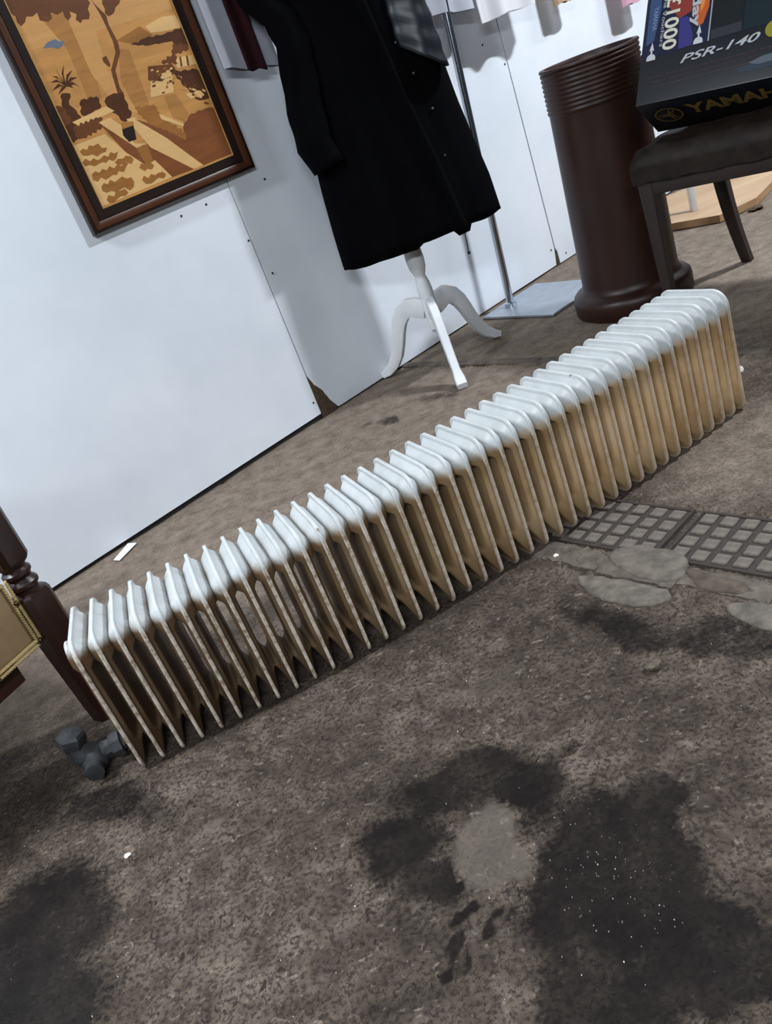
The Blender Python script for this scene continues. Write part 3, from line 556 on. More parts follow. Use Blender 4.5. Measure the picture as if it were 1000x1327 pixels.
    ('leaf_shade_veneer', 'l3', [(0.601, 0.935), (0.613, 0.941), (0.621, 0.931), (0.633, 0.935), (0.642, 0.927), (0.653, 0.929), (0.663, 0.933), (0.673, 0.926), (0.683, 0.935), (0.693, 0.928), (0.703, 0.93), (0.692, 0.916), (0.681, 0.913), (0.671, 0.92), (0.66, 0.915), (0.651, 0.92), (0.64, 0.919), (0.627, 0.917), (0.616, 0.924), (0.603, 0.925)]),
    ('leaf_shade_veneer', 'l3', [(0.61, 0.902), (0.622, 0.906), (0.631, 0.899), (0.643, 0.905), (0.653, 0.898), (0.664, 0.905), (0.674, 0.896), (0.686, 0.902), (0.696, 0.895), (0.708, 0.901), (0.719, 0.897), (0.705, 0.888), (0.695, 0.88), (0.683, 0.887), (0.673, 0.88), (0.662, 0.884), (0.652, 0.881), (0.639, 0.879), (0.63, 0.888), (0.616, 0.881), (0.607, 0.889)]),
    ('leaf_shade_veneer', 'l3', [(0.62, 0.868), (0.63, 0.873), (0.639, 0.867), (0.65, 0.875), (0.659, 0.866), (0.669, 0.868), (0.684, 0.872), (0.695, 0.863), (0.708, 0.862), (0.71, 0.85), (0.704, 0.839), (0.689, 0.834), (0.679, 0.846), (0.665, 0.845), (0.651, 0.843), (0.64, 0.85), (0.626, 0.85), (0.617, 0.857)]),
    ('leaf_shade_veneer', 'l3', [(0.617, 0.834), (0.627, 0.843), (0.641, 0.835), (0.651, 0.845), (0.663, 0.842), (0.678, 0.842), (0.682, 0.831), (0.671, 0.826), (0.658, 0.83), (0.647, 0.827), (0.634, 0.823), (0.621, 0.825)]),
    ('leaf_shade_veneer', 'l3', [(0.734, 0.847), (0.744, 0.854), (0.754, 0.844), (0.765, 0.852), (0.775, 0.845), (0.786, 0.847), (0.8, 0.846), (0.807, 0.837), (0.795, 0.83), (0.782, 0.837), (0.77, 0.834), (0.755, 0.83), (0.74, 0.834)]),
    ('leaf_shade_veneer', 'l3', [(0.741, 0.876), (0.752, 0.884), (0.765, 0.875), (0.777, 0.879), (0.784, 0.868), (0.774, 0.861), (0.762, 0.867), (0.752, 0.864)]),
    ('leaf_shade_veneer', 'l3', [(0.683, 0.909), (0.695, 0.914), (0.708, 0.91), (0.72, 0.914), (0.731, 0.909), (0.736, 0.899), (0.724, 0.891), (0.714, 0.901), (0.703, 0.899), (0.689, 0.899)]),
]
for k, (nm, cl, pts) in enumerate(MARQUETRY):
    cen = [sum(p[i] for p in pts) / len(pts) for i in (0, 1)]
    bm = bmesh.new()
    h = .0131 + k * .000012
    try:
        a = [bm.verts.new((x, y, .0128)) for x, y in pts]; b = [bm.verts.new((x, y, h)) for x, y in pts]; n = len(pts)
        f = bm.faces.new(b); bmesh.ops.triangulate(bm, faces=[f])
        for i in range(n): bm.faces.new((a[i], a[(i + 1) % n], b[(i + 1) % n], b[i]))
        mesh_obj(nm, bm, VN[cl], pic, smooth=False)
    except ValueError: bm.free()

# ================================================================ radiator
RC = np.array([-1.1441, 5.4760]); RR = 4.2810; A0 = -1.4310051655878928; DA = .0562 / 6.567; NS = 40
RH, RD, PITCH = .274, .166, .03664
def sdf_rr(y, z):
    "distance inside the rounded outline of a section (y depth 0..RD, z 0..RH)"
    best = None
    # corner radii: front top, back top, bottoms
    hy, hz = RD / 2, RH / 2; py, pz = y - hy, z - hz
    r = .034 if (pz > 0 and py < 0) else (.024 if pz > 0 else .02)
    qy, qz = abs(py) - (hy - r), abs(pz) - (hz - r)
    return -(math.hypot(max(qy, 0), max(qz, 0)) + min(max(qy, qz), 0) - r)
def yext(z):
    def side(r, zz):
        if zz > RH - r: return r - math.sqrt(max(r * r - (zz - (RH - r)) ** 2, 0))
        return 0
    if z > RH / 2: return side(.034, z), RD - side(.024, z)
    r = .02; v = r - math.sqrt(max(r * r - (r - z) ** 2, 0)) if z < r else 0
    return v, RD - v
SL0, SL1, SR = .056, .214, .0088
def thick(y, z):
    o = sdf_rr(y, z); half = PITCH / 2 * (1 - max(y, 0) / RR) - .00005
    flange = np.interp(o, [0, .0012, .0045, .0064, .0088, .012, .0165, .021, .0245, .028], [.0027, .0035, .0035, .0026, .0035, .0070, .0116, .0152, .0176, .0184])
    if z < .10:
        k_ = min(1, (.10 - z) / .04); flange = flange * (1 - k_) + k_ * np.interp(o, [0, .002, .010, .022, .036, .045], [.0024, .0032, .0042, .0078, .0125, .0184])
    g = 0
    if SL0 <= z <= SL1: g = SR
    elif z > SL1: g = math.sqrt(max(SR * SR - (z - SL1) ** 2, 0))
    else: g = math.sqrt(max(SR * SR - (SL0 - z) ** 2, 0))
    # two water columns bulge a little inside the slot zone
    mid = half - g
    if SL0 < z < SL1:
        mid -= .0012 * (1 - abs(math.cos(math.pi * (y / RD - .0) * 2))) * min(1, min(z - SL0, SL1 - z) / .02)
    return min(flange, mid), o
def cl(a, b, n): return [a + (b - a) * i / n for i in range(n)]
zs = sorted(set([0, .0005, .0015, .003, .0045, .006, .008, .010, .012, .0145, .017, .020, .024, .028, .033, .038, .043, .047, .0485, .050, .0515, .053, .0545, .056, .058, .064]
     + cl(.075, .20, 9) + [.205, .211, .214, .2155, .217, .2185, .220, .2215, .223, .226, .231, .236, .241, .245, .249, .2525, .256, .259, .262, .2645, .267, .269, .2705, .272, .273, .2736, RH]))
ts = [0, .003, .008, .015, .022, .03, .04, .05, .06, .072, .085, .10, .115, .13, .15, .17, .19, .23, .28, .34, .42, .5]
ts = ts + [1 - t_ for t_ in ts[-2::-1]]
def section_mesh():
    V = []; F = []; rim = []; nz_, nt = len(zs), len(ts)
    for sgn in (-1, 1):
        for z in zs:
            y0, y1 = yext(z)
            for t_ in ts:
                y = y0 + (y1 - y0) * t_; th, o = thick(y, z)
                V.append((sgn * th, y, z)); rim.append(max(0, min(1, (.0048 - o) / .002)))
    n1 = nz_ * nt
    for i in range(nz_ - 1):
        for j in range(nt - 1):
            a = i * nt + j; F.append((a, a + nt, a + nt + 1, a + 1)); b = n1 + a; F.append((b, b + 1, b + nt + 1, b + nt))
    bd = [i * nt for i in range(nz_)] + [(nz_ - 1) * nt + j for j in range(1, nt)] + [i * nt + nt - 1 for i in range(nz_ - 2, -1, -1)] + [j for j in range(nt - 2, 0, -1)]
    for k in range(len(bd)):
        a, b = bd[k], bd[(k + 1) % len(bd)]; F.append((a, b, n1 + b, n1 + a))
    me = bpy.data.meshes.new('radiator_section'); me.from_pydata(V, [], F); me.update()
    bm = bmesh.new(); bm.from_mesh(me); bmesh.ops.recalc_face_normals(bm, faces=bm.faces[:]); bm.to_mesh(me); bm.free()
    a = me.attributes.new('rim', 'FLOAT', 'POINT'); a.data.foreach_set('value', np.array(rim, np.float32))
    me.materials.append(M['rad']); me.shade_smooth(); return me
def rad_pos(i, d=0):
    an = A0 + i * DA; p = RC + RR * np.array([math.cos(an), math.sin(an)]); nn = (RC - p) / RR; return p + nn * d, an + math.pi / 2
p0, _ = rad_pos(NS / 2 - .5, RD / 2)
rad = empty('radiator', (p0[0], p0[1], 0), 'long low curved cast iron radiator, white on top and yellowed brown below, across the floor', 'radiator')
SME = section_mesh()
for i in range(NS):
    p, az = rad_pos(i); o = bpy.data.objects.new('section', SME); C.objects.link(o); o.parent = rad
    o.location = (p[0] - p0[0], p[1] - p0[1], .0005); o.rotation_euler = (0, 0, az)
def rad_local(i, d, z, dx=0):
    p, az = rad_pos(i, d); return Matrix.Translation((p[0] - p0[0], p[1] - p0[1], z)) @ Matrix.Rotation(az, 4, 'Z') @ Matrix.Translation((dx, 0, 0))
RX = Matrix.Rotation(-math.pi / 2, 4, 'Y')      # lathe z axis -> -x
bm = bmesh.new(); add_lathe(bm, [(.020, 0), (.022, .002), (.022, .006), (.019, .008), (.012, .009)], 28, rad_local(0, .060, .236, -.013) @ RX); o = mesh_obj('end_plug', bm, M['rad'], rad)
bm = bmesh.new(); add_lathe(bm, [(.028, 0), (.030, .004), (.030, .011), (.026, .014), (.012, .015)], 28, rad_local(NS - 1, .078, .231, .013) @ Matrix.Rotation(math.pi / 2, 4, 'Y')); mesh_obj('end_plug', bm, M['rad'], rad)
# valve at the low left end
vb = rad_local(0, .065, .036, -.014)
bm = bmesh.new(); add_lathe(bm, [(.015, 0), (.015, .010), (.023, .011), (.024, .026), (.021, .030), (.0165, .031), (.0165, .046), (.021, .049)], 8, vb @ RX); valve = mesh_obj('valve', bm, M['valve'], rad, angle=25)
tag(valve, 'grey cast valve screwed to the radiator end')
bm = bmesh.new(); bmesh.ops.create_uvsphere(bm, u_segments=20, v_segments=12, radius=.025, matrix=vb @ Matrix.Translation((-.066, -.002, -.006)) @ Matrix.Diagonal((1.05, 1, 1.15, 1)))
add_tube(bm, [vb @ Vector(v) for v in ((-.04, 0, 0), (-.066, 0, 0), (-.082, .002, .014), (-.088, .004, .034))], [.016, .022, .022, .017], 14); mesh_obj('valve_body', bm, M['valve'], valve)
bm = bmesh.new(); add_lathe(bm, [(.017, 0), (.023, .004), (.026, .014), (.026, .026), (.022, .031), (.012, .034), (.006, .036)], 6, vb @ Matrix.Translation((-.088, .004, .028)) @ Matrix.Rotation(.25, 4, 'Y')); mesh_obj('valve_cap', bm, M['valve'], valve, angle=20)
bm = bmesh.new(); add_lathe(bm, [(.0125, 0), (.0165, .001), (.0165, .016), (.0125, .017)], 16, vb @ Matrix.Translation((-.066, -.026, -.008)) @ Matrix.Rotation(math.pi / 2, 4, 'X'), cap=True); mesh_obj('valve_inlet', bm, M['valve'], valve)

# ================================================================ white tripod stand
sx, sy = .365, 2.690
stand = empty('display_stand', (sx, sy, 0), 'white painted turned wooden pedestal with three curved legs under the black coat', 'stand')
bm = bmesh.new()
add_lathe(bm, [(.012, .125), (.017, .13), (.019, .137), (.023, .14), (.0235, .235), (.022, .24), (.0235, .245), (.024, .262), (.022, .285), (.0175, .303), (.0165, .309), (.019, .315), (.026, .335), (.0285, .36), (.0275, .385), (.0245, .41), (.022, .45), (.018, .6), (.016, 1.2)], 28)
mesh_obj('column', bm, M['white_paint'], stand)
LP = [(.018, .205, .03), (.045, .214, .031), (.075, .219, .029), (.102, .206, .026), (.124, .180, .0235), (.139, .148, .0215), (.153, .112, .020), (.172, .073, .019), (.196, .042, .0175), (.222, .021, .0145), (.248, .011, .0095)]
def cab_leg(az, sc):
    bm = bmesh.new(); rings = []; n = len(LP)
    for i, (r, z, hgt) in enumerate(LP):
        a = LP[max(i - 1, 0)]; b = LP[min(i + 1, n - 1)]; tx, tz = (b[0] - a[0]) * sc, b[1] - a[1]; L_ = math.hypot(tx, tz); nx_, nz_ = -tz / L_, tx / L_; w_ = .0145 - .003 * i / n + (.004 if i > n - 3 else 0)
        rings.append([bm.verts.new(((r * sc + nx_ * hgt * q[1]), w_ * q[0], z + nz_ * hgt * q[1])) for q in ((-1, -.8), (-.8, -1), (.8, -1), (1, -.8), (1, .8), (.8, 1), (-.8, 1), (-1, .8))])
    for a, b in zip(rings[:-1], rings[1:]):
        for k in range(8): bm.faces.new((a[k], a[(k + 1) % 8], b[(k + 1) % 8], b[k]))
    bm.faces.new(rings[0]); bm.faces.new(rings[-1])
    bmesh.ops.transform(bm, matrix=Matrix.Rotation(az, 4, 'Z'), verts=bm.verts[:]); mesh_obj('leg', bm, M['white_paint'], stand, angle=35)
for fx, fy in ((.165, 2.845), (.350, 2.445), (.570, 2.805)):
    d = math.hypot(fx - sx, fy - sy); cab_leg(math.atan2(fy - sy, fx - sx), d / .25)

# ================================================================ black coat hanging over the stand
E1 = Vector((.991, -.129, 0)); E2 = Vector((.129, .991, 0)); CC = Vector((.349, 2.685, 0))
coat = empty('coat', (CC.x, CC.y, .42), 'long black velvet coat hanging over the white tripod stand', 'coat')
prof = [  # z, left, right, depth
 (.418, -.198, .305, .105), (.52, -.192, .300, .105), (.64, -.182, .283, .100), (.74, -.170, .270, .095), (.84, -.152, .262, .092), (.96, -.140, .250, .09), (1.08, -.135, .236, .09), (1.22, -.130, .225, .09), (1.34, -.125, .215, .08), (1.42, -.12, .17, .065), (1.47, -.05, .10, .05)]
def coat_ring(z, l, r_, dep, n=120, fold=1.0, seed=0):
    out = []; cx = (l + r_) / 2; hw = (r_ - l) / 2
    for k in range(n):
        th = 2 * math.pi * k / n; c_, s_ = math.cos(th), math.sin(th)
        f = 1 + fold * (.055 * math.sin(9 * th + .6) + .035 * math.sin(17 * th + 1.7 + z * 2) ) * (abs(s_) ** .5)
        x = cx + hw * (abs(c_) ** .85) * (1 if c_ > 0 else -1); y = dep * s_ * f
        out.append((x, y))
    return out
bm = bmesh.new(); prev = None; zs_ = [.418 + (1.47 - .418) * i / 40 for i in range(41)]
for z in zs_:
    vals = [float(np.interp(z, [p[0] for p in prof], [p[j] for p in prof])) for j in (1, 2, 3)]
    fold = np.interp(z, [.4, .8, 1.2], [1, .6, .2]); ring = []
    for k, (x, y) in enumerate(coat_ring(z, *vals, fold=fold)):
        zz = z
        if z < .43:
            zz = z + .002 * math.sin(k * .4) + (-.018 if (.150 < x < .20 and y < 0) else 0) + (-.012 if (x < .05 and y < 0) else 0)
        ring.append(bm.verts.new(CC + E1 * x + E2 * y + Vector((0, 0, zz)) - Vector((CC.x, CC.y, .42))))
    if prev:
        for i in range(len(ring)): bm.faces.new((prev[i], prev[(i + 1) % len(ring)], ring[(i + 1) % len(ring)], ring[i]))
    prev = ring
bm.faces.new(prev); body = mesh_obj('coat_body', bm, M['velvet'], coat, angle=180)
so = body.modifiers.new('thickness', 'SOLIDIFY'); so.thickness = .004
def cpt(x, y, z): return CC + E1 * x + E2 * y + Vector((0, 0, z)) - Vector((CC.x, CC.y, .42))
# front placket strip
bm = bmesh.new(); pv = None
for i in range(30):
    z = .405 + (1.30 - .405) * i / 29; x = float(np.interp(z, [.40, .62, .82, 1.05, 1.3], [.178, .150, .118, .09, .06])); dep = float(np.interp(z, [p[0] for p in prof], [p[3] for p in prof])) * 1.06
    l = float(np.interp(z, [p[0] for p in prof], [p[1] for p in prof])); r_ = float(np.interp(z, [p[0] for p in prof], [p[2] for p in prof])); cx = (l + r_) / 2; hw = (r_ - l) / 2
    row = [];
    for dx, dy in ((-.014, .010), (-.006, -.001), (.006, -.004), (.013, .001), (.016, .012)):
        q = min(1, abs((x + dx - cx) / hw)) ** (1 / .85); y = -dep * math.sqrt(max(0, 1 - q * q)); row.append(bm.verts.new(cpt(x + dx, y + dy - .004, z)))
    if pv:
        for k in range(4): bm.faces.new((pv[k], pv[k + 1], row[k + 1], row[k]))
    pv = row
pl_ = mesh_obj('placket', bm, M['velvet'], coat); pl_.modifiers.new('t', 'SOLIDIFY').thickness = .003
for x, z in ((.168, .845), (.190, .745), (.146, .93), (.185, .62)):
    bm = bmesh.new(); bmesh.ops.create_uvsphere(bm, u_segments=10, v_segments=6, radius=.004, matrix=Matrix.Translation(cpt(x, -.098 + abs(x - .06) * .15, z))); mesh_obj('stud', bm, M['button'], coat)
# sleeves
def sleeve(name, pts, rx, ry, mat, cuffmat, seed):
    bm = bmesh.new(); n = 40; prev = None
    for i in range(31):
        t_ = i / 30; c_ = [float(np.interp(t_, [q[0] for q in pts], [q[j] for q in pts])) for j in (1, 2, 3)]; ring = []
        for k in range(n):
            th = 2 * math.pi * k / n; f = 1 + .05 * math.sin(5 * th + seed + t_ * 6) + .03 * math.sin(t_ * 40 + th)
            ring.append(bm.verts.new(cpt(c_[0] + rx * math.cos(th) * f, c_[1] + ry * math.sin(th) * f, c_[2] - (.045 if seed == 3 else -.010) * t_ * math.cos(th))))
        if prev:
            for k in range(n): bm.faces.new((prev[k], prev[(k + 1) % n], ring[(k + 1) % n], ring[k]))
        prev = ring
    o = mesh_obj(name, bm, mat, coat, angle=180); o.modifiers.new('t', 'SOLIDIFY').thickness = .004; return o
sleeve('sleeve', [(0, -.165, -.02, 1.38), (.32, -.160, -.03, 1.145), (.40, -.112, -.035, 1.085), (.5, -.104, -.04, 1.03), (.75, -.138, -.05, .86), (.9, -.146, -.055, .77), (1, -.128, -.055, .70)], .056, .05, M['velvet'], None, 1)
tag(sleeve('sleeve', [(0, .185, -.03, 1.38), (.5, .195, -.05, 1.05), (1, .205, -.065, .875)], .058, .042, M['satin'], None, 3), 'dark blue grey satin sleeve')
# dangling drawstring
bm = bmesh.new(); add_tube(bm, [cpt(.176, -.10, .42), cpt(.174, -.102, .38), cpt(.171, -.10, .352)], .0016, 6); bmesh.ops.create_uvsphere(bm, u_segments=8, v_segments=6, radius=.005, matrix=Matrix.Translation(cpt(.171, -.10, .346))); mesh_obj('drawstring', bm, M['thread'], coat)

# ================================================================ chrome clothes rail
rl = empty('clothes_rail', (.693, 3.057, 0), 'chrome clothes rail pole on flat grey metal base plate by the wall', 'rail')
s_p = (.693 + .901) * .8378 + (3.057 - 2.142) * .5459; off_p = -((.693 + .901) * -.5459 + (3.057 - 2.142) * .8378)
rl.matrix_world = frame((*wxy(s_p, off_p), 0), (WU[0], WU[1], 0), (WN[0], WN[1], 0), (0, 0, 1))
bm = bmesh.new(); add_box(bm, (-.095, -.265, .002), (.215, .060, .010), bevel=.001, seg=1); mesh_obj('base_plate', bm, M['plate'], rl)
bm = bmesh.new(); add_lathe(bm, [(.021, .009), (.021, .024), (.017, .027), (.0138, .028)], 28); mesh_obj('collar', bm, M['chrome'], rl)
lean = .085
bm = bmesh.new(); add_tube(bm, [(0, 0, .01), (lean * .55, 0, .55), (lean * 1.05, 0, 1.05), (lean * 1.38, 0, 1.51)], .0132, 24); mesh_obj('pole', bm, M['chrome'], rl)
bm = bmesh.new(); add_tube(bm, [(-1.5, 0, 1.52), (1.15, 0, 1.52)], .0125, 20); mesh_obj('top_bar', bm, M['chrome'], rl)
bm = bmesh.new(); add_lathe(bm, [(.015, 0), (.017, .01), (.017, .035), (.012, .04)], 20, Matrix.Translation((lean * 1.38, 0, 1.49))); mesh_obj('joint', bm, M['chrome'], rl)

# garments hanging from the rail
def garment(name, label, cat, mat, s0, s1, z0, z1, off, folds, amp, tilt=0, seed=0, th=.012, taper=0):
    "hanging cloth: a thin closed folded shell in wall axes with an uneven hem"
    r = random.Random(seed); bm = bmesh.new(); n = 60; rings = []
    for i in range(13):
        t_ = i / 12; ring = []
        for side in (0, 1):
            ks = range(n) if side == 0 else range(n - 1, -1, -1)
            for k in ks:
                q = k / (n - 1); s = s0 + (s1 - s0) * q; s = (s0 + s1) / 2 + (s - (s0 + s1) / 2) * (1 - taper * t_)
                a = amp * (math.sin(q * folds * 6.283 + seed) + .3 * math.sin(q * folds * 11 + seed * 2 + t_ * 2)) * (1 - .5 * t_)
                z = z0 + (z1 - z0) * t_ + (tilt * (q - .5) + .003 * math.sin(q * 9 + seed)) * (1 - t_)
                edge = th * min(1, min(q, 1 - q) * 10 + .1); p = wxy(s, off + a + (edge if side else -edge)); ring.append(bm.verts.new((p[0], p[1], z)))
        rings.append(ring)
    m_ = len(rings[0])
    for a, b in zip(rings[:-1], rings[1:]):
        for k in range(m_): bm.faces.new((a[k], a[(k + 1) % m_], b[(k + 1) % m_], b[k]))
    bm.faces.new(rings[-1]); o = mesh_obj(name, bm, mat, None, angle=180); return tag(o, label, cat)
garment('blouse', 'pale grey blouse hem hanging left of the black coat', 'clothing', M['cloth_grey'], 1.072, 1.255, 1.004, 1.51, .060, 1, .006, -.035, 1)
garment('maroon_top', 'narrow maroon garment hanging over the pale grey blouse', 'clothing', M['cloth_maroon'], 1.135, 1.198, .996, 1.51, .078, 1, .003, -.012, 2, th=.005)
garment('grey_shirt', 'pale grey shirt hem hanging above the chrome pole', 'clothing', M['cloth_grey'], 1.70, 2.055, .967, 1.51, .095, 3, .008, -.03, 3)
garment('white_shirt', 'white shirt with crumpled hem hanging right of the chrome pole', 'clothing', M['cloth_white'], 2.07, 2.36, .902, 1.51, .105, 2, .012, .0, 4)
garment('tan_top', 'tan garment tip hanging on the rail between white shirt and pink garment', 'clothing', M['cloth_tan'], 2.50, 2.62, .868, 1.51, .07, 1, .002, .0, 5)
garment('pink_top', 'pink garment corner hanging behind the dark keyboard box', 'clothing', M['cloth_pink'], 2.90, 3.05, .775, 1.51, .07, 1, .002, -.0, 6)

# ================================================================ brown stoneware barrel
bx, by = .980, 2.632
br = empty('stoneware_barrel', (bx, by, 0), 'tall dark brown stoneware cylinder with ribbed rim behind the radiator', 'barrel')
ax = Vector((.035, 0, 1))  # it leans very slightly
def leanM(): return Matrix(((1, 0, .028, 0), (0, 1, .0, 0), (0, 0, 1, 0), (0, 0, 0, 1)))
pr = [(.150, .0), (.178, .0), (.182, .006), (.183, .045), (.180, .058), (.172, .066), (.158, .071), (.150, .078), (.147, .095), (.143, .30), (.139, .50), (.137, .600)]
zc = .604
for k in range(9): pr += [(.1375, zc), (.1405, zc + .003), (.1405, zc + .008), (.1375, zc + .011)]; zc += .0125
pr += [(.139, zc), (.142, zc + .004), (.140, zc + .009), (.128, zc + .009), (.124, zc), (.122, .5), (.12, .1), (.03, .09)]
bm = bmesh.new(); add_lathe(bm, pr, 64, leanM(), cap=False); mesh_obj('barrel_body', bm, M['barrel'], br, angle=50)
bm = bmesh.new(); add_lathe(bm, [(.122, .085), (.122, .095), (.02, .096)], 32, leanM()); mesh_obj('barrel_bottom', bm, M['barrel'], br)

# ================================================================ right chair
CA = Vector((.66, -.75, 0)).normalized(); CB = Vector((.75, .66, 0)).normalized()
chair = empty('leather_chair', (.94, 2.283, 0), 'dark wooden chair with worn brown leather seat carrying the cardboard box', 'chair')
chair.matrix_world = frame((.94, 2.283, 0), CA, CB, (0, 0, 1))
SW, SDp = .46, .42
def tapered_leg(x, y, top, w0, w1, splay=(0, 0), name='leg', curve=0):
    bm = bmesh.new(); rings = []
    for i in range(9):
        t_ = i / 8; z = top * (1 - t_); w_ = (w0 * (1 - t_) + w1 * t_) / 2; dx = splay[0] * t_ ** (1 + curve); dy = splay[1] * t_ ** (1 + curve)
        b_ = w_ * .15; rings.append([bm.verts.new((x + dx + a, y + dy + b, z)) for a, b in ((-w_ + b_, -w_), (w_ - b_, -w_), (w_, -w_ + b_), (w_, w_ - b_), (w_ - b_, w_), (-w_ + b_, w_), (-w_, w_ - b_), (-w_, -w_ + b_))])
    for a, b in zip(rings[:-1], rings[1:]):
        for k in range(8): bm.faces.new((a[k], a[(k + 1) % 8], b[(k + 1) % 8], b[k]))
    bm.faces.new(rings[0]); bm.faces.new(rings[-1]); return mesh_obj(name, bm, M['chair_wood'], chair, angle=30)
tapered_leg(.005, .012, .41, .040, .024); tapered_leg(SW, .012, .41, .040, .024)
tapered_leg(.035, SDp - .03, .41, .040, .030, (-.0, .115), curve=.8); tapered_leg(SW - .035, SDp - .03, .41, .040, .030, (0, .115), curve=.8)
bm = bmesh.new()
add_box(bm, (-.012, -.006, .372), (SW + .02, .020, .43), bevel=.003); mesh_obj('seat_rail', bm, M['chair_wood'], chair)
for x0 in (-.010, SW - .012):
    bm = bmesh.new(); add_box(bm, (x0, .02, .372), (x0 + .026, SDp, .43), bevel=.003); mesh_obj('seat_rail', bm, M['chair_wood'], chair)
bm = bmesh.new(); add_box(bm, (-.010, SDp - .03, .372), (SW + .015, SDp, .43), bevel=.003); mesh_obj('seat_rail', bm, M['chair_wood'], chair)
# stuffed leather seat, domed
bm = bmesh.new(); n = 26; g = []
def sedge(q): return (1 - abs(2 * q - 1) ** 5)
for i in range(n + 1):
    row = []
    for j in range(n + 1):
        x = -.024 + (SW + .052) * i / n; y = -.018 + (SDp + .03) * j / n; e = min(sedge(i / n), sedge(j / n)); rr = .03
        z = .452 + .030 * min(1, e * 3.2) ** .5 + .014 * e + .002 * math.sin(i * 1.3 + j * .7)
        row.append(bm.verts.new((x, y, z)))
    g.append(row)
for i in range(n):
    for j in range(n): bm.faces.new((g[i][j], g[i + 1][j], g[i + 1][j + 1], g[i][j + 1]))
for z in (.445, .425, .408):
    rr = bmesh.ops.extrude_edge_only(bm, edges=[e for e in bm.edges if e.is_boundary])
    for v in rr['geom']:
        if isinstance(v, bmesh.types.BMVert): v.co.z = z + .002 * math.sin(v.co.x * 60)
bmesh.ops.contextual_create(bm, geom=[e for e in bm.edges if e.is_boundary])
mesh_obj('seat', bm, M['leather'], chair, angle=70)
# back posts and rails (above the picture's edge)
for x0 in (.035, SW - .035):
    bm = bmesh.new(); rings = []
    add_tube(bm, [(x0, SDp - .03, .40), (x0, SDp - .01, .60), (x0, SDp + .05, .92)], [.018, .017, .014], 12); mesh_obj('back_post', bm, M['chair_wood'], chair)
for z, yy in ((.88, .045), (.66, .0)):
    bm = bmesh.new(); add_box(bm, (.03, SDp + yy - .012, z - .03), (SW - .03, SDp + yy + .008, z + .03), bevel=.004); mesh_obj('back_rail', bm, M['chair_wood'], chair)

# ================================================================ cardboard box leaning on the chair
ea = Vector((.69, -.72, -.06)).normalized(); eb = Vector((.474, .39, .789)); eb = (eb - ea * eb.dot(ea)).normalized(); ec = -ea.cross(eb)
C1 = Vector((.9523, 2.2698, .593)); BT, BW, BHt = .152, .86, .40
box = empty('keyboard_box', (0, 0, 0), 'dark blue printed cardboard box leaning on the leather chair', 'box')
box.matrix_world = frame(C1, ea, eb, -ec)        # local x = width, y = up the front face, z = out of the front face
bm = bmesh.new(); add_box(bm, (0, 0, -BT), (BW, BHt, 0), bevel=.0025, seg=2)
bo = mesh_obj('carton', bm, M['box'], box)
def face_poly(name, pts, col, h=.0006, mat=None):
    bm = bmesh.new(); a = [bm.verts.new((x, y, .0001)) for x, y in pts]; b = [bm.verts.new((x, y, h)) for x, y in pts]; n = len(pts)
    f = bm.faces.new(b); bmesh.ops.triangulate(bm, faces=[f])
    for i in range(n): bm.faces.new((a[i], a[(i + 1) % n], b[(i + 1) % n], b[i]))
    return mesh_obj(name, bm, mat or flat(name + '_ink', col), box, smooth=False)
face_poly('sticker', [(.007, .116), (.166, .124), (.166, .352), (.007, .352)], srgb(26, 30, 62), .0004)
face_poly('sticker_sky', [(.010, .15), (.030, .158), (.040, .24), (.030, .345), (.010, .345)], srgb(62, 84, 124), .0006)
face_poly('sticker_purple', [(.095, .122), (.128, .125), (.128, .150), (.110, .20), (.090, .20)], srgb(62, 58, 130), .0006)
face_poly('sticker_flame', [(.128, .185), (.140, .168), (.150, .172), (.160, .21), (.158, .30), (.150, .345), (.125, .345), (.130, .26)], srgb(206, 98, 40), .0006)
face_poly('sticker_flame', [(.140, .20), (.148, .215), (.152, .28), (.145, .33), (.140, .27)], srgb(238, 150, 60), .0008)
face_poly('sticker_flame', [(.06, .235), (.09, .20), (.118, .21), (.122, .26), (.115, .345), (.05, .345), (.045, .28)], srgb(150, 58, 50), .0005)
face_poly('sticker_border', [(.1655, .124), (.1685, .124), (.1685, .352), (.1655, .352)], srgb(170, 172, 170), .0008)
face_poly('photo_panel', [(.172, .1255), (.243, .1285), (.243, .352), (.172, .352)], srgb(20, 24, 26), .0004)
face_poly('photo_strip', [(.172, .1255), (.243, .1285), (.243, .152), (.172, .149)], srgb(52, 54, 60), .0006)
face_poly('photo_panel', [(.246, .1285), (.62, .14), (.62, .352), (.246, .352)], srgb(14, 34, 42), .0004)
def arrow(x, y):
    face_poly('arrow_mark', [(x, y + .043), (x - .006, y + .022), (x - .002, y + .024), (x - .002, y + .014), (x + .002, y + .014), (x + .002, y + .024), (x + .006, y + .022)], srgb(216, 218, 220), .0009)
    pts = [(x + .011 * math.cos(a), y + .003 + .011 * math.sin(a)) for a in [math.pi * k / 10 for k in range(11)]]
    face_poly('arrow_mark', pts + [(x - .011, y - .002), (x + .011, y - .002)][::1], srgb(216, 218, 220), .0009)
arrow(.027, .112); arrow(.1425, .126)
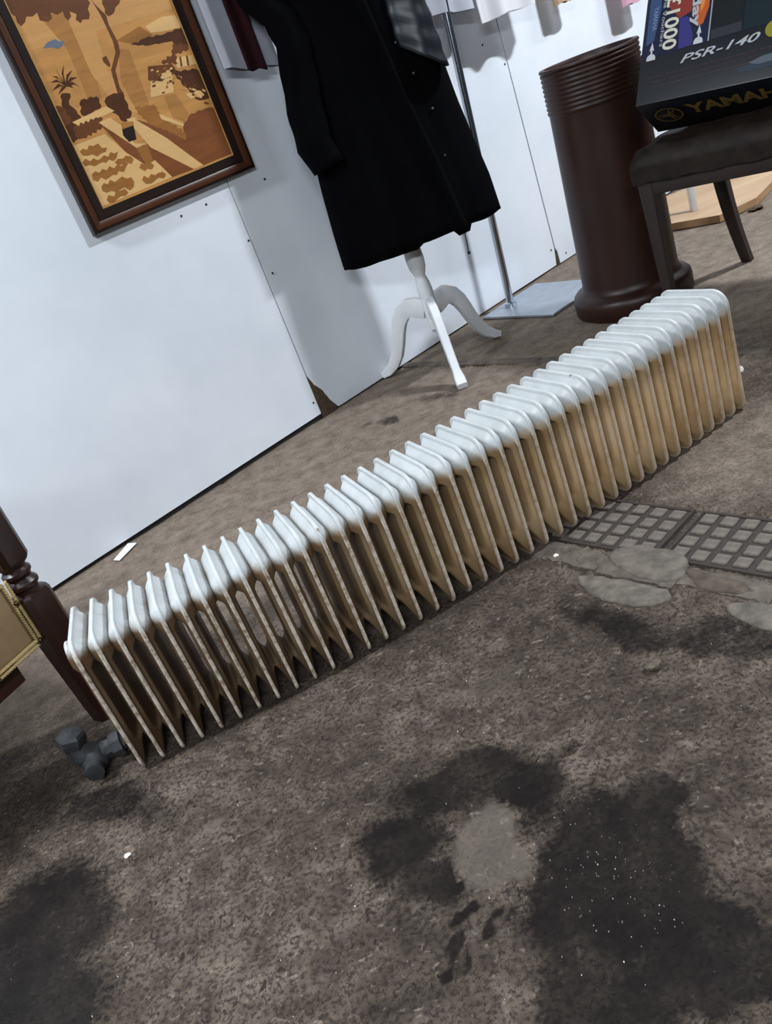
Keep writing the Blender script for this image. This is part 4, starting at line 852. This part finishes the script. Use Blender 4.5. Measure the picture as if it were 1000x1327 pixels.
# small keyboard picture
face_poly('keyboard_picture', [(.24, .040), (.33, .048), (.60, .066), (.60, .048), (.34, .028), (.25, .026)], srgb(54, 66, 78), .0006)
face_poly('keyboard_picture', [(.268, .046), (.30, .056), (.34, .058), (.36, .048), (.33, .040), (.29, .038)], srgb(96, 106, 116), .0008)
bm = bmesh.new(); add_lathe(bm, [(.020, .0002), (.020, .0008)], 28, Matrix.Translation((.318, .115, 0))); mesh_obj('yellow_badge', bm, flat('yellow_ink', srgb(150, 144, 44)), box)
def text(body, x, y, size, mat, rot=0, width=None, height=None, bold=.0, shear=0, plane='front', z=.001, name='lettering', align='LEFT'):
    cu = bpy.data.curves.new(name, 'FONT'); cu.body = body; cu.size = size; cu.offset = bold * size; cu.shear = shear; cu.align_x = align; cu.resolution_u = 3
    tmp = bpy.data.objects.new('tmp', cu); C.objects.link(tmp); dg = bpy.context.evaluated_depsgraph_get(); me = bpy.data.meshes.new_from_object(tmp.evaluated_get(dg)); bpy.data.objects.remove(tmp)
    co = np.empty(len(me.vertices) * 3); me.vertices.foreach_get('co', co); co = co.reshape(-1, 3); lo = co.min(0); hi = co.max(0)
    co[:, 0] -= lo[0]; co[:, 1] -= lo[1] if height else 0
    if width: co[:, 0] *= width / (hi[0] - lo[0])
    if height: co[:, 1] *= height / (hi[1] - lo[1])
    me.vertices.foreach_set('co', co.ravel()); me.update(); me.materials.clear(); me.materials.append(mat)
    o = bpy.data.objects.new(name, me); link(o, box)
    if plane == 'front': o.matrix_local = Matrix.Translation((x, y, z)) @ Matrix.Rotation(rot, 4, 'Z')
    else: # under face: x along width, up = towards the front edge (+z local)
        o.matrix_local = frame((x, -z, y - BT), (1, 0, 0), (0, 0, 1), (0, -1, 0))
    return o
silver = flat('silver_ink', srgb(196, 198, 200)); pink = flat('pink_ink', srgb(92, 62, 74)); goldk = flat('gold_ink', srgb(136, 112, 58)); cream_i = flat('cream_ink', srgb(232, 226, 204))
text('PSR-140', .104, .084, .03, silver, math.radians(3.5), width=.186, height=.020, shear=.35, bold=.012)
text('£1000', .053, .262, .05, cream_i, -math.pi / 2, width=.135, height=.036, bold=.02)
text('Holiday', .103, .345, .05, silver, -math.pi / 2 + .08, width=.18, height=.028, bold=.03)
text('of Yamaha Vouchers', .0455, .335, .02, silver, -math.pi / 2, width=.195, height=.009)
text('up to', .084, .30, .02, silver, -math.pi / 2, width=.05, height=.009)
text('YAMAHA', .022, .245, .02, flat('blue_ink', srgb(130, 150, 190)), -math.pi / 2, width=.06, height=.012, bold=.02)
text('Sounds, Styles and Portable Keyboard Features, Yamaha', .024, .061, .01, pink, .025, width=.31, height=.0075)
text('Stereo, Educational Technology for Home, Fun', .038, .049, .01, pink, .025, width=.25, height=.0065)
face_poly('rule_line', [(.038, .0395), (.33, .0475), (.33, .0482), (.038, .0402)], srgb(110, 80, 88), .0007)
text('YAMAHA', .108, .066, .06, goldk, plane='under', width=.265, height=.048, bold=.035)
# round emblem of three crossed forks on the under face
bm = bmesh.new(); EM = frame((.060, -.0008, .080 - BT), (1, 0, 0), (0, 0, 1), (0, -1, 0))
n = 40
for ra, rb in ((.0345, .031),):
    o1 = [bm.verts.new((ra * math.cos(2 * math.pi * k / n), ra * math.sin(2 * math.pi * k / n), 0)) for k in range(n)]; o2 = [bm.verts.new((rb * math.cos(2 * math.pi * k / n), rb * math.sin(2 * math.pi * k / n), 0)) for k in range(n)]
    for k in range(n): bm.faces.new((o1[k], o1[(k + 1) % n], o2[(k + 1) % n], o2[k]))
for k in range(3):
    R_ = Matrix.Rotation(math.pi / 2 + k * 2 * math.pi / 3, 4, 'Z')
    for lo, hi in (((-.002, 0), (.002, .012)), ((-.0065, .011), (.0065, .0145)), ((-.0065, .0145), (-.0035, .027)), ((.0035, .0145), (.0065, .027)), ((-.0015, -.012), (.0015, 0))):
        vs_ = [bm.verts.new(v) for v in ((lo[0], lo[1], 0), (hi[0], lo[1], 0), (hi[0], hi[1], 0), (lo[0], hi[1], 0))]; bm.faces.new(vs_); bmesh.ops.transform(bm, matrix=R_, verts=vs_)
bmesh.ops.transform(bm, matrix=EM, verts=bm.verts[:]); mesh_obj('emblem', bm, goldk, box, smooth=False)

# ================================================================ plywood base with white post
ply = empty('plywood_base', (1.55, 3.3, 0), 'plywood base board with cut corner on the floor behind the leather chair', 'board')
poly = [(1.30, 3.32), (1.41, 3.225), (1.525, 3.095), (1.69, 3.13), (2.02, 3.44), (2.02, 3.70), (1.60, 3.68), (1.25, 3.48)]
bm = bmesh.new(); add_prism(bm, [(x - 1.55, y - 3.3) for x, y in poly], .003, .030); es = [e for e in bm.edges if e.calc_face_angle(0) > .5]; bmesh.ops.bevel(bm, geom=es, offset=.0012, segments=1, affect='EDGES')
bd_ = mesh_obj('board', bm, [M['ply'], M['ply_edge']], ply, smooth=False)
for f in bd_.data.polygons:
    if abs(f.normal.z) < .5: f.material_index = 1
bm = bmesh.new(); add_box(bm, (-.012, -.012, .030), (.012, .012, .62), bevel=.002); o = mesh_obj('post', bm, M['white_paint'], ply); o.location = (1.525 - 1.55, 3.285 - 3.3, 0); o['label'] = 'white square post'
bm = bmesh.new(); add_box(bm, (-.011, -.011, .010), (.011, .011, .0302), bevel=.001)
tmpm = M['ply_edge']; bm.free()

# ================================================================ left chair
lc = empty('low_chair', (-.66, 1.47, 0), 'low dark wooden chair with turned post and tan braided seat at the left edge', 'chair')
LD = Vector((.6, .8, 0)); LN = Vector((-.8, .6, 0))       # away along the seat side; inwards to the seat
lc.matrix_world = frame((-.655, 1.465, 0), LD, LN, (0, 0, 1))
def post(x, y, name, hs=.03):
    bm = bmesh.new()
    def ring(w_, z, rnd):
        out = []
        for k in range(16):
            a = 2 * math.pi * k / 16 + math.pi / 16; sq = 1 / max(abs(math.cos(a)), abs(math.sin(a))); f = sq * (1 - rnd) + rnd * 1.0
            f = min(f, 1.36); out.append(bm.verts.new((x + w_ * f * math.cos(a), y + w_ * f * math.sin(a), z)))
        return out
    pr_ = [(.021, .0, 0), (.023, .03, 0), (.029, .17, 0), (.030, .20, 0), (.0305, .292, 0), (.029, .300, .3), (.022, .305, 1), (.0225, .309, 1), (.028, .314, 1), (.0285, .321, 1), (.024, .327, 1), (.021, .330, 1), (.023, .334, 1), (.027, .339, 1), (.027, .345, 1), (.022, .350, 1), (.0225, .354, 1), (.028, .361, .4), (.0295, .368, 0), (.0295, .62, 0), (.024, .64, .5)]
    pv = None
    for w_, z, rd in pr_:
        r_ = ring(w_, z, rd)
        if pv:
            for k in range(16): bm.faces.new((pv[k], pv[(k + 1) % 16], r_[(k + 1) % 16], r_[k]))
        else: bm.faces.new(r_[::-1])
        pv = r_
    bm.faces.new(pv); return mesh_obj(name, bm, M['dark_wood'], lc, angle=35)
post(0, 0, 'leg'); post(0, .46, 'leg')
def fleg(x, y):
    bm = bmesh.new(); add_lathe(bm, [(.016, 0), (.02, .02), (.017, .05), (.024, .09), (.026, .12), (.02, .13), (.027, .14)], 20, Matrix.Translation((x, y, 0))); add_box(bm, (x - .028, y - .028, .138), (x + .028, y + .028, .215), bevel=.003); mesh_obj('leg', bm, M['dark_wood'], lc)
fleg(-.46, .03); fleg(-.46, .43)
for y0 in (.010, .43):
    bm = bmesh.new(); add_box(bm, (-.44, y0, .165), (-.088, y0 + .026, .212), bevel=.004); mesh_obj('seat_rail', bm, M['dark_wood'], lc)
bm = bmesh.new(); add_box(bm, (-.495, -.004, .212), (-.034, .464, .348), bevel=.014, seg=3); mesh_obj('seat', bm, M['uph_tan'], lc)
def braid(p0_, p1_, nrm):
    "rope-like gimp: two rows of short twisted beads"
    bm = bmesh.new(); p0_, p1_ = Vector(p0_), Vector(p1_); d = p1_ - p0_; L_ = d.length; d.normalize(); s_ = Vector(nrm).cross(d).normalized(); n = int(L_ / .0055)
    for k in range(n):
        for q in (-1, 1):
            c_ = p0_ + d * (k + .5) * L_ / n + s_ * q * .0044; a = (d + s_ * q * .6).normalized()
            rot = a.to_track_quat('X', 'Z').to_matrix().to_4x4(); bmesh.ops.create_icosphere(bm, subdivisions=1, radius=1, matrix=Matrix.Translation(c_) @ rot @ Matrix.Diagonal((.0056, .0040, .0030, 1)))
    return mesh_obj('braid', bm, M['braid'], lc)
br1 = braid((-.036, -.006, .214), (-.036, -.006, .344), (0, -1, 0)); br2 = braid((-.490, -.006, .214), (-.040, -.006, .214), (0, -1, 0)); braid((-.490, -.006, .345), (-.040, -.006, .345), (0, -1, 0))
for x, z in ((-.037, .300), (-.036, .216), (-.14, .214), (-.24, .214), (-.34, .214)):
    bm = bmesh.new(); bmesh.ops.create_uvsphere(bm, u_segments=12, v_segments=8, radius=.0052, matrix=Matrix.Translation((x, -.0095, z))); mesh_obj('nail', bm, M['stud_nail'], lc)

# ================================================================ small things on the floor
bm = bmesh.new(); vs_ = add_prism(bm, [(-.735, 2.19), (-.702, 2.268), (-.674, 2.246), (-.715, 2.172)], .0045, .0055); o = mesh_obj('paper_scrap', bm, M['paper'], None, smooth=False); tag(o, 'white paper strip on the floor against the wall', 'paper')
def rock(name, x, y, r, mat, seed, label, cat, flat_=.6, group=None):
    rd = random.Random(seed); bm = bmesh.new(); bmesh.ops.create_icosphere(bm, subdivisions=2, radius=r)
    for v in bm.verts: v.co *= rd.uniform(.72, 1.15); v.co.z *= flat_
    zmin = min(v.co.z for v in bm.verts)
    for v in bm.verts: v.co += Vector((x, y, -zmin + .0005))
    return tag(mesh_obj(name, bm, mat, None, angle=20), label, cat, group)
rock('pebble', .285, 1.008, .0125, M['stone'], 3, 'loose brown crumbly stone alone on the concrete right of centre', 'stone', .55)
rock('debris_chip', -.559, 1.049, .0055, M['chip'], 4, 'white chip on dark concrete below the radiator left end', 'debris', .4)
rock('debris_chip', .894, 1.848, .011, M['chip'], 5, 'white flake beside the far end of the radiator', 'debris', .8)
rock('debris_chip', .268, 1.395, .0055, M['chip'], 6, 'white chip on pavers beside the radiator', 'debris', .4)
rock('leaf_litter', 1.66, 3.09, .028, M['rotten'], 8, 'dark scrap lying at the plywood board corner', 'debris', .25)
bm = bmesh.new(); rg = random.Random(12)
def speck(x, y, r):
    z = .0016; a = rg.uniform(0, 6.28); v = [bm.verts.new((x + r * rg.uniform(.6, 1.1) * math.cos(a + k * 2.09), y + r * rg.uniform(.6, 1.1) * math.sin(a + k * 2.09), z - .002)) for k in range(3)]; tp = bm.verts.new((x, y, z + r * .9))
    for k in range(3): bm.faces.new((v[k], v[(k + 1) % 3], tp))
for k in range(110):
    speck(.10 + rg.gauss(0, .045), .70 + rg.gauss(0, .055), rg.uniform(.0005, .0012))
for k in range(150):
    x_, y_ = rg.uniform(-.8, .5), rg.uniform(.55, 1.6)
    if math.hypot(x_ - RC[0], y_ - RC[1]) > RR + .02: speck(x_, y_, rg.uniform(.0005, .0015))
tag(mesh_obj('grit', bm, M['chip'], None, smooth=False), 'scattered white grit specks on the dark concrete', 'grit', kind='stuff')
